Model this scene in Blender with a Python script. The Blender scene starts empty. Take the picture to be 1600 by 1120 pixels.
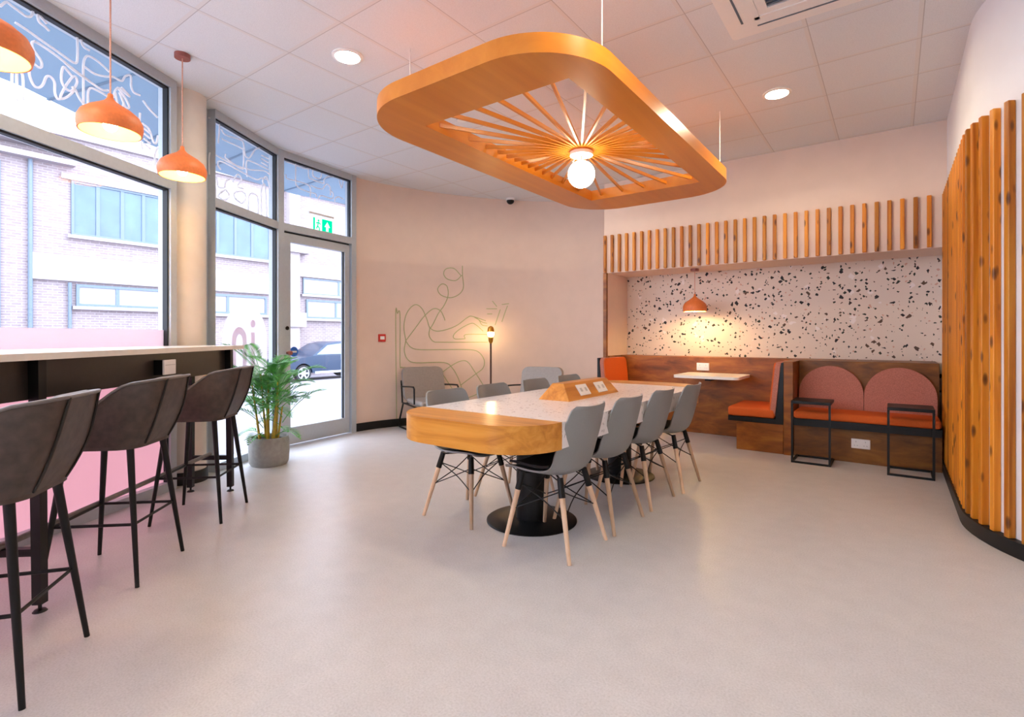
import bpy, bmesh, math, random
from mathutils import Vector, Matrix
from mathutils.geometry import tessellate_polygon
random.seed(7)
SC = bpy.context.scene
COL = SC.collection
PI = math.pi
R = math.radians

# ------------------------------------------------------------------ materials
def lin(c):
    c = c / 255.0
    return c / 12.92 if c <= 0.04045 else ((c + 0.055) / 1.055) ** 2.4
def rgb(r, g, b): return (lin(r), lin(g), lin(b), 1.0)

def base_mat(name):
    m = bpy.data.materials.new(name); m.use_nodes = True
    nt = m.node_tree; nt.nodes.clear()
    out = nt.nodes.new('ShaderNodeOutputMaterial')
    return m, nt, out
def nd(nt, t, **kw):
    n = nt.nodes.new(t)
    for k, v in kw.items():
        if k.startswith('i_'):
            key = k[2:].replace('_', ' ')
            n.inputs[key].default_value = v
        else: setattr(n, k, v)
    return n
def ramp(nt, stops):
    r = nt.nodes.new('ShaderNodeValToRGB'); e = r.color_ramp.elements
    while len(e) < len(stops): e.new(0.5)
    for el, (p, c) in zip(e, stops): el.position = p; el.color = c
    return r
def pbsdf(nt, out, rough=0.5, metal=0.0, spec=0.5):
    b = nt.nodes.new('ShaderNodeBsdfPrincipled')
    b.inputs['Roughness'].default_value = rough
    b.inputs['Metallic'].default_value = metal
    b.inputs['Specular IOR Level'].default_value = spec
    nt.links.new(b.outputs[0], out.inputs[0])
    return b
def coords(nt, scale=(1,1,1), rnd=False, kind='Object'):
    tc = nt.nodes.new('ShaderNodeTexCoord')
    mp = nt.nodes.new('ShaderNodeMapping'); mp.inputs['Scale'].default_value = scale
    nt.links.new(tc.outputs[kind], mp.inputs['Vector'])
    if rnd:
        oi = nt.nodes.new('ShaderNodeObjectInfo')
        mu = nd(nt, 'ShaderNodeMath', operation='MULTIPLY'); mu.inputs[1].default_value = 37.0
        nt.links.new(oi.outputs['Random'], mu.inputs[0])
        cb = nt.nodes.new('ShaderNodeCombineXYZ')
        for k in range(3): nt.links.new(mu.outputs[0], cb.inputs[k])
        nt.links.new(cb.outputs[0], mp.inputs['Location'])
    return mp
def solid(name, col, rough=0.5, metal=0.0, var=0.06, scale=40.0, bump=0.0, spec=0.5):
    m, nt, out = base_mat(name)
    b = pbsdf(nt, out, rough, metal, spec)
    mp = coords(nt)
    nz = nd(nt, 'ShaderNodeTexNoise', i_Scale=scale, i_Detail=3.0)
    nt.links.new(mp.outputs[0], nz.inputs['Vector'])
    lo = tuple(max(0, c * (1 - var)) for c in col[:3]) + (1,)
    hi = tuple(min(1, c * (1 + var)) for c in col[:3]) + (1,)
    rp = ramp(nt, [(0.3, lo), (0.7, hi)])
    nt.links.new(nz.outputs['Fac'], rp.inputs[0]); nt.links.new(rp.outputs[0], b.inputs['Base Color'])
    if bump:
        bp = nd(nt, 'ShaderNodeBump', i_Strength=bump, i_Distance=0.002)
        nt.links.new(nz.outputs['Fac'], bp.inputs['Height']); nt.links.new(bp.outputs[0], b.inputs['Normal'])
    return m
def emit(name, col, strength):
    m, nt, out = base_mat(name)
    e = nd(nt, 'ShaderNodeEmission'); e.inputs[0].default_value = col; e.inputs[1].default_value = strength
    nt.links.new(e.outputs[0], out.inputs[0]); return m
def wood(name, c0, c1, c2, axis='Z', rough=0.4, knots=0.0, fine=18.0, randomize=True, spec=0.4, stretch=0.05):
    m, nt, out = base_mat(name); b = pbsdf(nt, out, rough, 0, spec)
    s = [fine, fine, fine]; s['XYZ'.index(axis)] = fine * stretch
    mp = coords(nt, tuple(s), randomize)
    nz = nd(nt, 'ShaderNodeTexNoise', i_Scale=1.0, i_Detail=5.0, i_Roughness=0.6, i_Distortion=0.6)
    nt.links.new(mp.outputs[0], nz.inputs['Vector'])
    rp = ramp(nt, [(0.28, c0), (0.5, c1), (0.72, c2)])
    nt.links.new(nz.outputs['Fac'], rp.inputs[0])
    col = rp.outputs[0]
    if randomize:
        oi = nt.nodes.new('ShaderNodeObjectInfo')
        hs = nt.nodes.new('ShaderNodeHueSaturation')
        mr = nd(nt, 'ShaderNodeMapRange'); mr.inputs['To Min'].default_value = 0.62; mr.inputs['To Max'].default_value = 1.22
        nt.links.new(oi.outputs['Random'], mr.inputs['Value'])
        nt.links.new(mr.outputs[0], hs.inputs['Value']); nt.links.new(col, hs.inputs['Color']); col = hs.outputs[0]
    if knots:
        s2 = [17.0, 17.0, 17.0]; s2['XYZ'.index(axis)] = 6.0
        mp2 = coords(nt, tuple(s2), randomize)
        vo = nd(nt, 'ShaderNodeTexVoronoi', i_Scale=1.0)
        nt.links.new(mp2.outputs[0], vo.inputs['Vector'])
        kr = ramp(nt, [(0.0, (1,1,1,1)), (knots, (0.7,0.7,0.7,1)), (knots * 1.6, (0,0,0,1))])
        nt.links.new(vo.outputs['Distance'], kr.inputs[0])
        mx = nd(nt, 'ShaderNodeMixRGB', blend_type='MIX'); mx.inputs[2].default_value = (c0[0]*0.16, c0[1]*0.12, c0[2]*0.1, 1)
        nt.links.new(kr.outputs[0], mx.inputs[0]); nt.links.new(col, mx.inputs[1]); col = mx.outputs[0]
    nt.links.new(col, b.inputs['Base Color'])
    return m
def glass(name, tint=(1,1,1,1), ior=1.45):
    m, nt, out = base_mat(name)
    t = nd(nt, 'ShaderNodeBsdfTransparent'); t.inputs[0].default_value = tint
    g = nd(nt, 'ShaderNodeBsdfGlossy'); g.inputs['Roughness'].default_value = 0.0
    lw = nt.nodes.new('ShaderNodeLayerWeight')
    pw = nd(nt, 'ShaderNodeMath', operation='POWER'); pw.inputs[1].default_value = 5.0; nt.links.new(lw.outputs['Facing'], pw.inputs[0])
    f = nd(nt, 'ShaderNodeMath', operation='MULTIPLY_ADD'); f.inputs[1].default_value = 0.9; f.inputs[2].default_value = 0.035
    nt.links.new(pw.outputs[0], f.inputs[0])
    nz = nd(nt, 'ShaderNodeTexNoise', i_Scale=0.8); bp = nd(nt, 'ShaderNodeBump', i_Strength=0.02)
    nt.links.new(nz.outputs['Fac'], bp.inputs['Height']); nt.links.new(bp.outputs[0], g.inputs['Normal'])
    mx = nd(nt, 'ShaderNodeMixShader')
    nt.links.new(f.outputs[0], mx.inputs[0]); nt.links.new(t.outputs[0], mx.inputs[1]); nt.links.new(g.outputs[0], mx.inputs[2])
    nt.links.new(mx.outputs[0], out.inputs[0]); return m
def film(name, col, clear=0.4):
    m, nt, out = base_mat(name)
    t = nd(nt, 'ShaderNodeBsdfTransparent'); t.inputs[0].default_value = col
    d = nd(nt, 'ShaderNodeBsdfDiffuse'); d.inputs[0].default_value = col
    tl = nd(nt, 'ShaderNodeBsdfTranslucent'); tl.inputs[0].default_value = col
    m1 = nd(nt, 'ShaderNodeMixShader'); m1.inputs[0].default_value = 0.5
    m2 = nd(nt, 'ShaderNodeMixShader'); m2.inputs[0].default_value = clear
    nt.links.new(d.outputs[0], m1.inputs[1]); nt.links.new(tl.outputs[0], m1.inputs[2])
    nt.links.new(m1.outputs[0], m2.inputs[1]); nt.links.new(t.outputs[0], m2.inputs[2])
    nt.links.new(m2.outputs[0], out.inputs[0]); return m

def floor_mat():
    m, nt, out = base_mat('floor_vinyl'); b = pbsdf(nt, out, 0.36, 0, 0.5)
    mp = coords(nt)
    n1 = nd(nt, 'ShaderNodeTexNoise', i_Scale=130.0, i_Detail=2.0); n2 = nd(nt, 'ShaderNodeTexNoise', i_Scale=9.0, i_Detail=4.0)
    for n in (n1, n2): nt.links.new(mp.outputs[0], n.inputs['Vector'])
    r1 = ramp(nt, [(0.30, rgb(196,194,194)), (0.5, rgb(206,204,204)), (0.72, rgb(214,212,213))])
    nt.links.new(n1.outputs['Fac'], r1.inputs[0])
    mx = nd(nt, 'ShaderNodeMixRGB', blend_type='MULTIPLY'); mx.inputs[0].default_value = 1.0
    r2 = ramp(nt, [(0.3, (0.93,0.93,0.93,1)), (0.7, (1,1,1,1))]); nt.links.new(n2.outputs['Fac'], r2.inputs[0])
    nt.links.new(r1.outputs[0], mx.inputs[1]); nt.links.new(r2.outputs[0], mx.inputs[2])
    nt.links.new(mx.outputs[0], b.inputs['Base Color'])
    return m
def ceiling_mat():
    m, nt, out = base_mat('ceiling_tiles'); b = pbsdf(nt, out, 0.8, 0, 0.2)
    tc = nt.nodes.new('ShaderNodeTexCoord'); sp = nt.nodes.new('ShaderNodeSeparateXYZ')
    nt.links.new(tc.outputs['Object'], sp.inputs[0])
    def line(sock, off, w):
        a = nd(nt, 'ShaderNodeMath', operation='ADD'); a.inputs[1].default_value = off; nt.links.new(sock, a.inputs[0])
        p = nd(nt, 'ShaderNodeMath', operation='PINGPONG'); p.inputs[1].default_value = 0.3; nt.links.new(a.outputs[0], p.inputs[0])
        l = nd(nt, 'ShaderNodeMath', operation='LESS_THAN'); l.inputs[1].default_value = w; nt.links.new(p.outputs[0], l.inputs[0])
        return l.outputs[0]
    def mxm(a, c):
        k = nd(nt, 'ShaderNodeMath', operation='MAXIMUM'); nt.links.new(a, k.inputs[0]); nt.links.new(c, k.inputs[1]); return k.outputs[0]
    ox, oy = 600 * 0.6 - 0.138 , 600 * 0.6 - 3.24
    bar = mxm(line(sp.outputs[0], ox, 0.012), line(sp.outputs[1], oy, 0.012))
    shadow_line = mxm(line(sp.outputs[0], ox - 0.014, 0.0025), line(sp.outputs[1], oy - 0.014, 0.0025))  # thin shadow along one side of each T-bar, painted into the colour
    nz = nd(nt, 'ShaderNodeTexNoise', i_Scale=160.0, i_Detail=3.0); nt.links.new(tc.outputs['Object'], nz.inputs['Vector'])
    rp = ramp(nt, [(0.35, rgb(220,222,226)), (0.6, rgb(228,230,234))]); nt.links.new(nz.outputs['Fac'], rp.inputs[0])
    m1 = nd(nt, 'ShaderNodeMixRGB'); m1.inputs[2].default_value = rgb(224,222,222)
    nt.links.new(bar, m1.inputs[0]); nt.links.new(rp.outputs[0], m1.inputs[1])
    m2 = nd(nt, 'ShaderNodeMixRGB'); m2.inputs[2].default_value = rgb(188,185,186)
    nt.links.new(shadow_line, m2.inputs[0]); nt.links.new(m1.outputs[0], m2.inputs[1])
    nt.links.new(m2.outputs[0], b.inputs['Base Color'])
    return m
def terrazzo_mat(name, base, chips, scale, thr, rough=0.5, flat=None):
    """chips: list of (colour, seed offset, share, size factor)"""
    m, nt, out = base_mat(name); b = pbsdf(nt, out, rough, 0, 0.4)
    mp0 = coords(nt, flat or (1,1,1))
    wn = nd(nt, 'ShaderNodeTexNoise', i_Scale=scale * 0.9, i_Detail=1.0); nt.links.new(mp0.outputs[0], wn.inputs['Vector'])
    sc = nd(nt, 'ShaderNodeVectorMath', operation='SCALE'); sc.inputs['Scale'].default_value = 0.9 / scale
    nt.links.new(wn.outputs['Color'], sc.inputs[0])
    ad = nd(nt, 'ShaderNodeVectorMath', operation='ADD'); nt.links.new(mp0.outputs[0], ad.inputs[0]); nt.links.new(sc.outputs[0], ad.inputs[1])
    col = None
    for (c, off, share, sf) in chips:
        tr = nd(nt, 'ShaderNodeVectorMath', operation='ADD'); tr.inputs[1].default_value = (off, off * 1.7, off * 0.6)
        nt.links.new(ad.outputs[0], tr.inputs[0])
        vo = nd(nt, 'ShaderNodeTexVoronoi', i_Scale=scale * sf, i_Randomness=1.0, distance='MANHATTAN')
        nt.links.new(tr.outputs[0], vo.inputs['Vector'])
        spc = nt.nodes.new('ShaderNodeSeparateXYZ'); nt.links.new(vo.outputs['Color'], spc.inputs[0])
        tm = nd(nt, 'ShaderNodeMath', operation='MULTIPLY'); tm.inputs[1].default_value = thr; nt.links.new(spc.outputs[1], tm.inputs[0])
        ta = nd(nt, 'ShaderNodeMath', operation='ADD'); ta.inputs[1].default_value = thr * 0.45; nt.links.new(tm.outputs[0], ta.inputs[0])
        l1 = nd(nt, 'ShaderNodeMath', operation='LESS_THAN'); nt.links.new(vo.outputs['Distance'], l1.inputs[0]); nt.links.new(ta.outputs[0], l1.inputs[1])
        l2 = nd(nt, 'ShaderNodeMath', operation='LESS_THAN'); nt.links.new(spc.outputs[0], l2.inputs[0]); l2.inputs[1].default_value = share
        mu = nd(nt, 'ShaderNodeMath', operation='MULTIPLY'); nt.links.new(l1.outputs[0], mu.inputs[0]); nt.links.new(l2.outputs[0], mu.inputs[1])
        mx = nd(nt, 'ShaderNodeMixRGB'); mx.inputs[2].default_value = c
        nt.links.new(mu.outputs[0], mx.inputs[0])
        if col is None: mx.inputs[1].default_value = base
        else: nt.links.new(col, mx.inputs[1])
        col = mx.outputs[0]
    nt.links.new(col, b.inputs['Base Color']); return m
def brick_mat():
    m, nt, out = base_mat('pale_brick'); b = pbsdf(nt, out, 0.9, 0, 0.1)
    tc = nt.nodes.new('ShaderNodeTexCoord'); sp = nt.nodes.new('ShaderNodeSeparateXYZ'); cb = nt.nodes.new('ShaderNodeCombineXYZ')
    nt.links.new(tc.outputs['Object'], sp.inputs[0]); nt.links.new(sp.outputs[1], cb.inputs[0]); nt.links.new(sp.outputs[2], cb.inputs[1])
    br = nd(nt, 'ShaderNodeTexBrick', i_Scale=1.0, i_Mortar_Size=0.012, i_Brick_Width=0.23, i_Row_Height=0.078)
    br.inputs['Color1'].default_value = rgb(128,117,121); br.inputs['Color2'].default_value = rgb(141,130,134); br.inputs['Mortar'].default_value = rgb(154,146,150)
    nt.links.new(cb.outputs[0], br.inputs['Vector']); nt.links.new(br.outputs['Color'], b.inputs['Base Color']); return m

M = {}
M['floor'] = floor_mat()
M['ceiling'] = ceiling_mat()
M['wall_beige'] = solid('wall_paint_beige', rgb(228,206,192), 0.85, var=0.02, scale=6, spec=0.2)
M['wall_white'] = solid('wall_paint_white', rgb(238,236,238), 0.8, var=0.015, scale=6, spec=0.2)
M['black'] = solid('black_metal', rgb(11,11,13), 0.42, var=0.15, spec=0.35)
M['black_soft'] = solid('black_painted_board', rgb(44,38,35), 0.32, var=0.1)
M['skirting'] = solid('black_skirting', rgb(12,12,13), 0.5)
M['alu'] = solid('grey_aluminium', rgb(182,190,198), 0.4, 0.0, var=0.03)
M['gasket'] = solid('black_rubber', rgb(16,22,30), 0.6)
M['glass'] = glass('window_glass')
M['film'] = film('pink_window_film', rgb(238,202,204), 0.25)
M['film_pale'] = film('pale_pink_window_film', rgb(236,220,224), 0.3)
M['vinyl'] = film('white_vinyl_line', rgb(250,250,252), 0.12)
M['frost'] = film('white_frosted_vinyl', rgb(250,246,248), 0.35)
M['frost_dim'] = film('pale_pink_vinyl', rgb(240,230,236), 0.3)
M['slat'] = wood('slat_pine', rgb(168,88,12), rgb(204,124,24), rgb(226,152,46), 'Z', 0.4, knots=0.17)
M['oak'] = wood('golden_oak', rgb(176,108,36), rgb(206,138,52), rgb(224,162,76), 'X', 0.3, fine=16, randomize=False)
M['oak_y'] = wood('golden_oak_box', rgb(170,100,34), rgb(200,128,48), rgb(220,152,70), 'Y', 0.35, fine=22, randomize=False)
M['ring'] = wood('orange_ring_veneer', rgb(196,112,26), rgb(208,124,34), rgb(218,136,44), 'Y', 0.32, fine=6, randomize=False, spec=0.5)
M['panel'] = wood('reddish_ply', rgb(98,50,10), rgb(140,78,20), rgb(170,106,34), 'X', 0.42, fine=10, stretch=0.3, randomize=False)
M['bench_ply'] = wood('brown_ply', rgb(84,46,12), rgb(122,74,22), rgb(150,100,36), 'X', 0.42, fine=9, stretch=0.3, randomize=False)
M['orange_fabric'] = solid('orange_velvet', rgb(210,98,42), 0.8, var=0.1, scale=220, bump=0.3, spec=0.2)
M['pink_fabric'] = solid('dusty_pink_boucle', rgb(182,118,102), 0.9, var=0.22, scale=150, bump=0.6, spec=0.15)
M['shell'] = solid('grey_polypropylene', rgb(138,140,140), 0.42, var=0.02, scale=90)
M['seat_pad'] = solid('black_seat_pad', rgb(30,31,34), 0.6)
M['beech'] = wood('pale_beech', rgb(206,170,138), rgb(224,190,158), rgb(234,204,176), 'Z', 0.45, fine=30, randomize=True)
M['leather'] = solid('brown_suede_leather', rgb(70,57,51), 0.5, var=0.28, scale=26, bump=0.25, spec=0.5)
M['leather_dark'] = solid('dark_seam', rgb(34,28,26), 0.6)
M['piping'] = solid('grey_brown_piping', rgb(112,104,101), 0.4, var=0.1)
M['table_white'] = terrazzo_mat('white_speckled_laminate', rgb(234,230,230), [(rgb(178,172,172), 0.0, 0.5, 1.0), (rgb(205,200,200), 3.1, 0.6, 0.7), (rgb(196,176,160), 7.7, 0.3, 1.3)], 34, 0.30, 0.18)
M['counter'] = solid('cream_laminate', rgb(236,230,222), 0.25, var=0.02)
M['terra'] = terrazzo_mat('terrazzo_wallpaper', rgb(222,204,189), [(rgb(234,222,216), 5.3, 0.18, 0.9), (rgb(206,160,140), 9.1, 0.2, 1.5), (rgb(40,38,40), 0.0, 0.55, 1.0), (rgb(48,54,44), 2.2, 0.6, 1.6), (rgb(92,70,56), 12.4, 0.35, 1.25)], 13.0, 0.34, 0.7, flat=(1, 0.0, 1))
M['terracotta'] = solid('terracotta_metal', rgb(222,118,58), 0.5, var=0.08, scale=60)
M['lamp_inner'] = solid('cream_lamp_lining', rgb(246,206,110), 0.6, var=0.02)
M['copper_cord'] = solid('pink_copper_cord', rgb(206,150,130), 0.5, var=0.2, scale=200)
M['copper_rose'] = solid('rose_copper', rgb(150,84,74), 0.45, var=0.1)
M['bulb'] = emit('warm_bulb', (1.0, 0.68, 0.30, 1), 95.0)
M['bulb_alcove'] = emit('alcove_bulb', (1.0, 0.70, 0.30, 1), 260.0)
M['bulb_low'] = emit('amber_bulb', (1.0, 0.66, 0.3, 1), 55.0)
M['globe'] = emit('opal_globe', (1.0, 0.87, 0.68, 1), 18.0)
M['downlight'] = emit('downlight_diffuser', (1.0, 0.85, 0.60, 1), 130.0)
M['white_plastic'] = solid('white_plastic', rgb(238,234,232), 0.35, var=0.01)
M['dark_slot'] = solid('dark_slot', rgb(60,60,62), 0.6)
M['grey_plastic'] = solid('grey_plastic', rgb(196,193,190), 0.5)
M['red_plastic'] = solid('red_plastic', rgb(205,48,38), 0.4)
M['green_line'] = solid('sage_green_paint', rgb(174,180,132), 0.8, var=0.05)
M['wire'] = solid('white_cable', rgb(228,224,222), 0.5)
M['armchair'] = solid('grey_leatherette', rgb(150,142,136), 0.45, var=0.05)
M['brass'] = solid('aged_brass', rgb(196,140,52), 0.3, 0.8)
M['lamp_pole'] = solid('brown_metal_pole', rgb(86,58,48), 0.4, 0.3)
M['pot'] = solid('grey_concrete_pot', rgb(160,160,155), 0.7, var=0.1, scale=30)
M['soil'] = solid('dark_soil', rgb(52,40,32), 0.95, var=0.4, scale=60)
M['cane'] = solid('yellow_green_cane', rgb(190,160,46), 0.5, var=0.25, scale=20)
M['leaf'] = solid('palm_leaf', rgb(92,176,84), 0.42, var=0.45, scale=12)
M['concrete'] = solid('pale_concrete', rgb(226,218,208), 0.75, var=0.04, scale=8)
M['brick'] = brick_mat()
M['render_white'] = solid('white_render', rgb(154,146,150), 0.8, var=0.02)
M['win_blue'] = solid('blue_grey_glazing', rgb(78,102,126), 0.15, var=0.2, scale=1.2)
M['win_pale'] = solid('pale_blind', rgb(150,150,160), 0.5, var=0.03)
M['frame_grey'] = solid('blue_grey_frame', rgb(92,108,124), 0.5)
M['pavement'] = solid('pale_paving', rgb(134,129,135), 0.9, var=0.04, scale=2.0)
M['soffit'] = solid('blue_grey_soffit', rgb(122,152,174), 0.6, var=0.03, scale=2)
M['soffit_line'] = solid('dark_soffit_joint', rgb(92,116,136), 0.7)
M['car_paint'] = solid('dark_blue_car_paint', rgb(40,56,78), 0.2, 0.2, var=0.05)
M['car_glass'] = solid('car_glass', rgb(120,138,150), 0.1)
M['tyre'] = solid('tyre_rubber', rgb(34,36,40), 0.8)
M['alloy'] = solid('alloy_wheel', rgb(196,200,208), 0.3, 0.6)
M['sign_green'] = emit('exit_green', (0.0, 0.62, 0.26, 1), 1.1)
M['sign_white'] = emit('exit_white', (0.9, 1.0, 0.94, 1), 0.9)
M['blue_sign'] = solid('blue_sticker', rgb(40,104,196), 0.4)

# ------------------------------------------------------------------ mesh helpers
def obj(name, bm, mat, parent=None, smooth=35, bevel=0.0, seg=2):
    if bevel:
        es = [e for e in bm.edges if len(e.link_faces) == 2 and e.calc_face_angle(0) > R(30)]
        bmesh.ops.bevel(bm, geom=es, offset=bevel, segments=seg, affect='EDGES', profile=0.5, clamp_overlap=True)
    bmesh.ops.recalc_face_normals(bm, faces=bm.faces)
    me = bpy.data.meshes.new(name); bm.to_mesh(me); bm.free()
    if smooth:
        me.shade_smooth(); me.set_sharp_from_angle(angle=R(smooth))
    if mat is not None: me.materials.append(M[mat] if isinstance(mat, str) else mat)
    o = bpy.data.objects.new(name, me); COL.objects.link(o)
    if parent is not None: o.parent = parent
    return o
def thing(name, label, cat, loc=(0,0,0), rz=0.0, group=None):
    o = bpy.data.objects.new(name, None); COL.objects.link(o); o.empty_display_size = 0.1
    o.location = loc; o.rotation_euler = (0,0,rz)
    return tag(o, label, cat, group)
def tag(o, label, cat, group=None):
    o['label'] = label; o['category'] = cat
    if group: o['group'] = group
    return o
def struct(o, label, cat):
    o['kind'] = 'structure'; o['label'] = label; o['category'] = cat; return o
def dup(root, loc, rz, label):
    r = root.copy(); COL.objects.link(r); r.location = loc; r.rotation_euler = (0,0,rz); r['label'] = label
    for ch in list(root.children):
        c = ch.copy(); COL.objects.link(c); c.parent = r
        for g in ch.children:
            d = g.copy(); COL.objects.link(d); d.parent = c
    return r
def light(name, kind, parent, loc, energy, color, **kw):
    ld = bpy.data.lights.new(name, kind); ld.energy = energy; ld.color = color
    for k, v in kw.items(): setattr(ld, k, v)
    o = bpy.data.objects.new(name, ld); COL.objects.link(o); o.location = loc
    if parent is not None: o.parent = parent
    return o

def B(): return bmesh.new()
def box(bm, c, s, rz=0.0, rot=None):
    mat = Matrix.Translation(Vector(c)) @ (rot if rot is not None else Matrix.Rotation(rz, 4, 'Z')) @ Matrix.Diagonal((s[0], s[1], s[2], 1))
    bmesh.ops.create_cube(bm, size=1.0, matrix=mat); return bm
def box2(bm, x0, x1, y0, y1, z0, z1): return box(bm, ((x0+x1)/2, (y0+y1)/2, (z0+z1)/2), (x1-x0, y1-y0, z1-z0))
def frame_of(d, up=None):
    d = d.normalized(); a = up or (Vector((0,0,1)) if abs(d.z) < 0.95 else Vector((1,0,0)))
    u = d.cross(a).normalized(); v = u.cross(d).normalized(); return u, v
def tube(bm, p0, p1, r0, r1=None, n=12, cap=True):
    p0, p1 = Vector(p0), Vector(p1); r1 = r0 if r1 is None else r1
    u, v = frame_of(p1 - p0)
    rings = []
    for p, r in ((p0, r0), (p1, r1)):
        rings.append([bm.verts.new(p + (u * math.cos(2*PI*k/n) + v * math.sin(2*PI*k/n)) * r) for k in range(n)])
    for k in range(n): bm.faces.new((rings[0][k], rings[0][(k+1) % n], rings[1][(k+1) % n], rings[1][k]))
    if cap: bm.faces.new(rings[0]); bm.faces.new(rings[1])
    return bm
def path(bm, pts, r, n=8, closed=False, up=None):
    pts = [Vector(p) for p in pts]; rings = []; L = len(pts); pu = None
    for i, p in enumerate(pts):
        if closed: d = pts[(i+1) % L] - pts[i-1]
        else: d = pts[min(i+1, L-1)] - pts[max(i-1, 0)]
        if d.length < 1e-9: d = Vector((0,0,1))
        d.normalize()
        if pu is None: u, v = frame_of(d, up)
        else:
            u = pu - d * pu.dot(d)
            if u.length < 1e-6: u, v = frame_of(d, up)
            u.normalize(); v = u.cross(d).normalized()
        pu = u
        rr = r[i] if isinstance(r, (list, tuple)) else r
        rings.append([bm.verts.new(p + (u * math.cos(2*PI*k/n) + v * math.sin(2*PI*k/n)) * rr) for k in range(n)])
    m = L if closed else L - 1
    for i in range(m):
        a, b = rings[i], rings[(i+1) % L]
        for k in range(n): bm.faces.new((a[k], a[(k+1) % n], b[(k+1) % n], b[k]))
    if not closed: bm.faces.new(rings[0]); bm.faces.new(rings[-1])
    return bm
def lathe(bm, prof, n=32, c=(0,0,0), closed=False, cap=True):
    cx, cy, cz = c; rings = []
    for r, z in prof:
        if r < 1e-6: rings.append([bm.verts.new((cx, cy, cz + z))])
        else: rings.append([bm.verts.new((cx + r*math.cos(2*PI*k/n), cy + r*math.sin(2*PI*k/n), cz + z)) for k in range(n)])
    pairs = list(zip(rings, rings[1:])) + ([(rings[-1], rings[0])] if closed else [])
    for a, b in pairs:
        for k in range(n):
            j = (k+1) % n
            if len(a) == 1 and len(b) == 1: continue
            if len(a) == 1: bm.faces.new((a[0], b[k], b[j]))
            elif len(b) == 1: bm.faces.new((a[k], a[j], b[0]))
            else: bm.faces.new((a[k], a[j], b[j], b[k]))
    if not closed and cap:
        if len(rings[0]) > 1: bm.faces.new(rings[0])
        if len(rings[-1]) > 1: bm.faces.new(rings[-1])
    return bm
def prism(bm, poly, z0, z1):
    """2D polygon in XY extruded from z0 to z1"""
    a = [bm.verts.new((x, y, z0)) for x, y in poly]; b = [bm.verts.new((x, y, z1)) for x, y in poly]; n = len(poly)
    for k in range(n): bm.faces.new((a[k], a[(k+1) % n], b[(k+1) % n], b[k]))
    bm.faces.new(a); bm.faces.new(b); return bm
def prism_map(bm, poly, fn, d0, d1):
    """2D polygon (u,v) placed by fn(u,v,d), extruded over d"""
    a = [bm.verts.new(fn(u, v, d0)) for u, v in poly]; b = [bm.verts.new(fn(u, v, d1)) for u, v in poly]; n = len(poly)
    for k in range(n): bm.faces.new((a[k], a[(k+1) % n], b[(k+1) % n], b[k]))
    bm.faces.new(a); bm.faces.new(b); return bm
def plate(bm, outer, holes, z0, z1):
    loops = [outer] + holes; flat = [p for l in loops for p in l]
    tris = tessellate_polygon([[Vector((x, y, 0)) for x, y in l] for l in loops])
    lo = [bm.verts.new((x, y, z0)) for x, y in flat]; hi = [bm.verts.new((x, y, z1)) for x, y in flat]
    for t in tris:
        bm.faces.new([lo[i] for i in t]); bm.faces.new([hi[i] for i in reversed(t)])
    o = 0
    for l in loops:
        n = len(l)
        for k in range(n): bm.faces.new((lo[o+k], lo[o+(k+1) % n], hi[o+(k+1) % n], hi[o+k]))
        o += n
    return bm
def rrect(x0, x1, y0, y1, r, n=12):
    out = []
    for cx, cy, a0 in ((x1-r, y1-r, 0), (x0+r, y1-r, 90), (x0+r, y0+r, 180), (x1-r, y0+r, 270)):
        for k in range(n+1):
            a = R(a0 + 90.0*k/n); out.append((cx + r*math.cos(a), cy + r*math.sin(a)))
    return out
def strip_wall(bm, pts, z0, z1, th):
    """wall following a plan polyline, thickness th to the right of travel"""
    pts = [Vector((p[0], p[1], 0)) for p in pts]; n = len(pts); off = []
    for i in range(n):
        d = (pts[min(i+1, n-1)] - pts[max(i-1, 0)]).normalized(); off.append(Vector((d.y, -d.x, 0)) * th)
    c = []
    for i in range(n):
        p, q = pts[i], pts[i] + off[i]
        c.append([bm.verts.new((p.x, p.y, z0)), bm.verts.new((p.x, p.y, z1)), bm.verts.new((q.x, q.y, z1)), bm.verts.new((q.x, q.y, z0))])
    for i in range(n-1):
        for k in range(4): bm.faces.new((c[i][k], c[i][(k+1) % 4], c[i+1][(k+1) % 4], c[i+1][k]))
    bm.faces.new(c[0]); bm.faces.new(c[-1]); return bm
def grid_surface(bm, rows, th=None):
    """rows: list of lists of Vector; optional thickness along vertex normals (solid shell)"""
    v = [[bm.verts.new(p) for p in r] for r in rows]; nr, nc = len(rows), len(rows[0])
    for i in range(nr-1):
        for j in range(nc-1): bm.faces.new((v[i][j], v[i][j+1], v[i+1][j+1], v[i+1][j]))
    if th:
        bmesh.ops.recalc_face_normals(bm, faces=bm.faces)
        bmesh.ops.solidify(bm, geom=list(bm.faces), thickness=th)
    return bm
def smooth_pts(pts, n=6):
    P = [Vector(p) for p in pts]
    if len(P) < 3: return P
    P = [2*P[0]-P[1]] + P + [2*P[-1]-P[-2]]; out = []
    for i in range(1, len(P)-2):
        for k in range(n):
            u = k/n; a, b, c, d = P[i-1:i+3]
            out.append(0.5*((2*b) + (c-a)*u + (2*a-5*b+4*c-d)*u*u + (3*b-a-3*c+d)*u**3))
    out.append(P[-2]); return out

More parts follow.
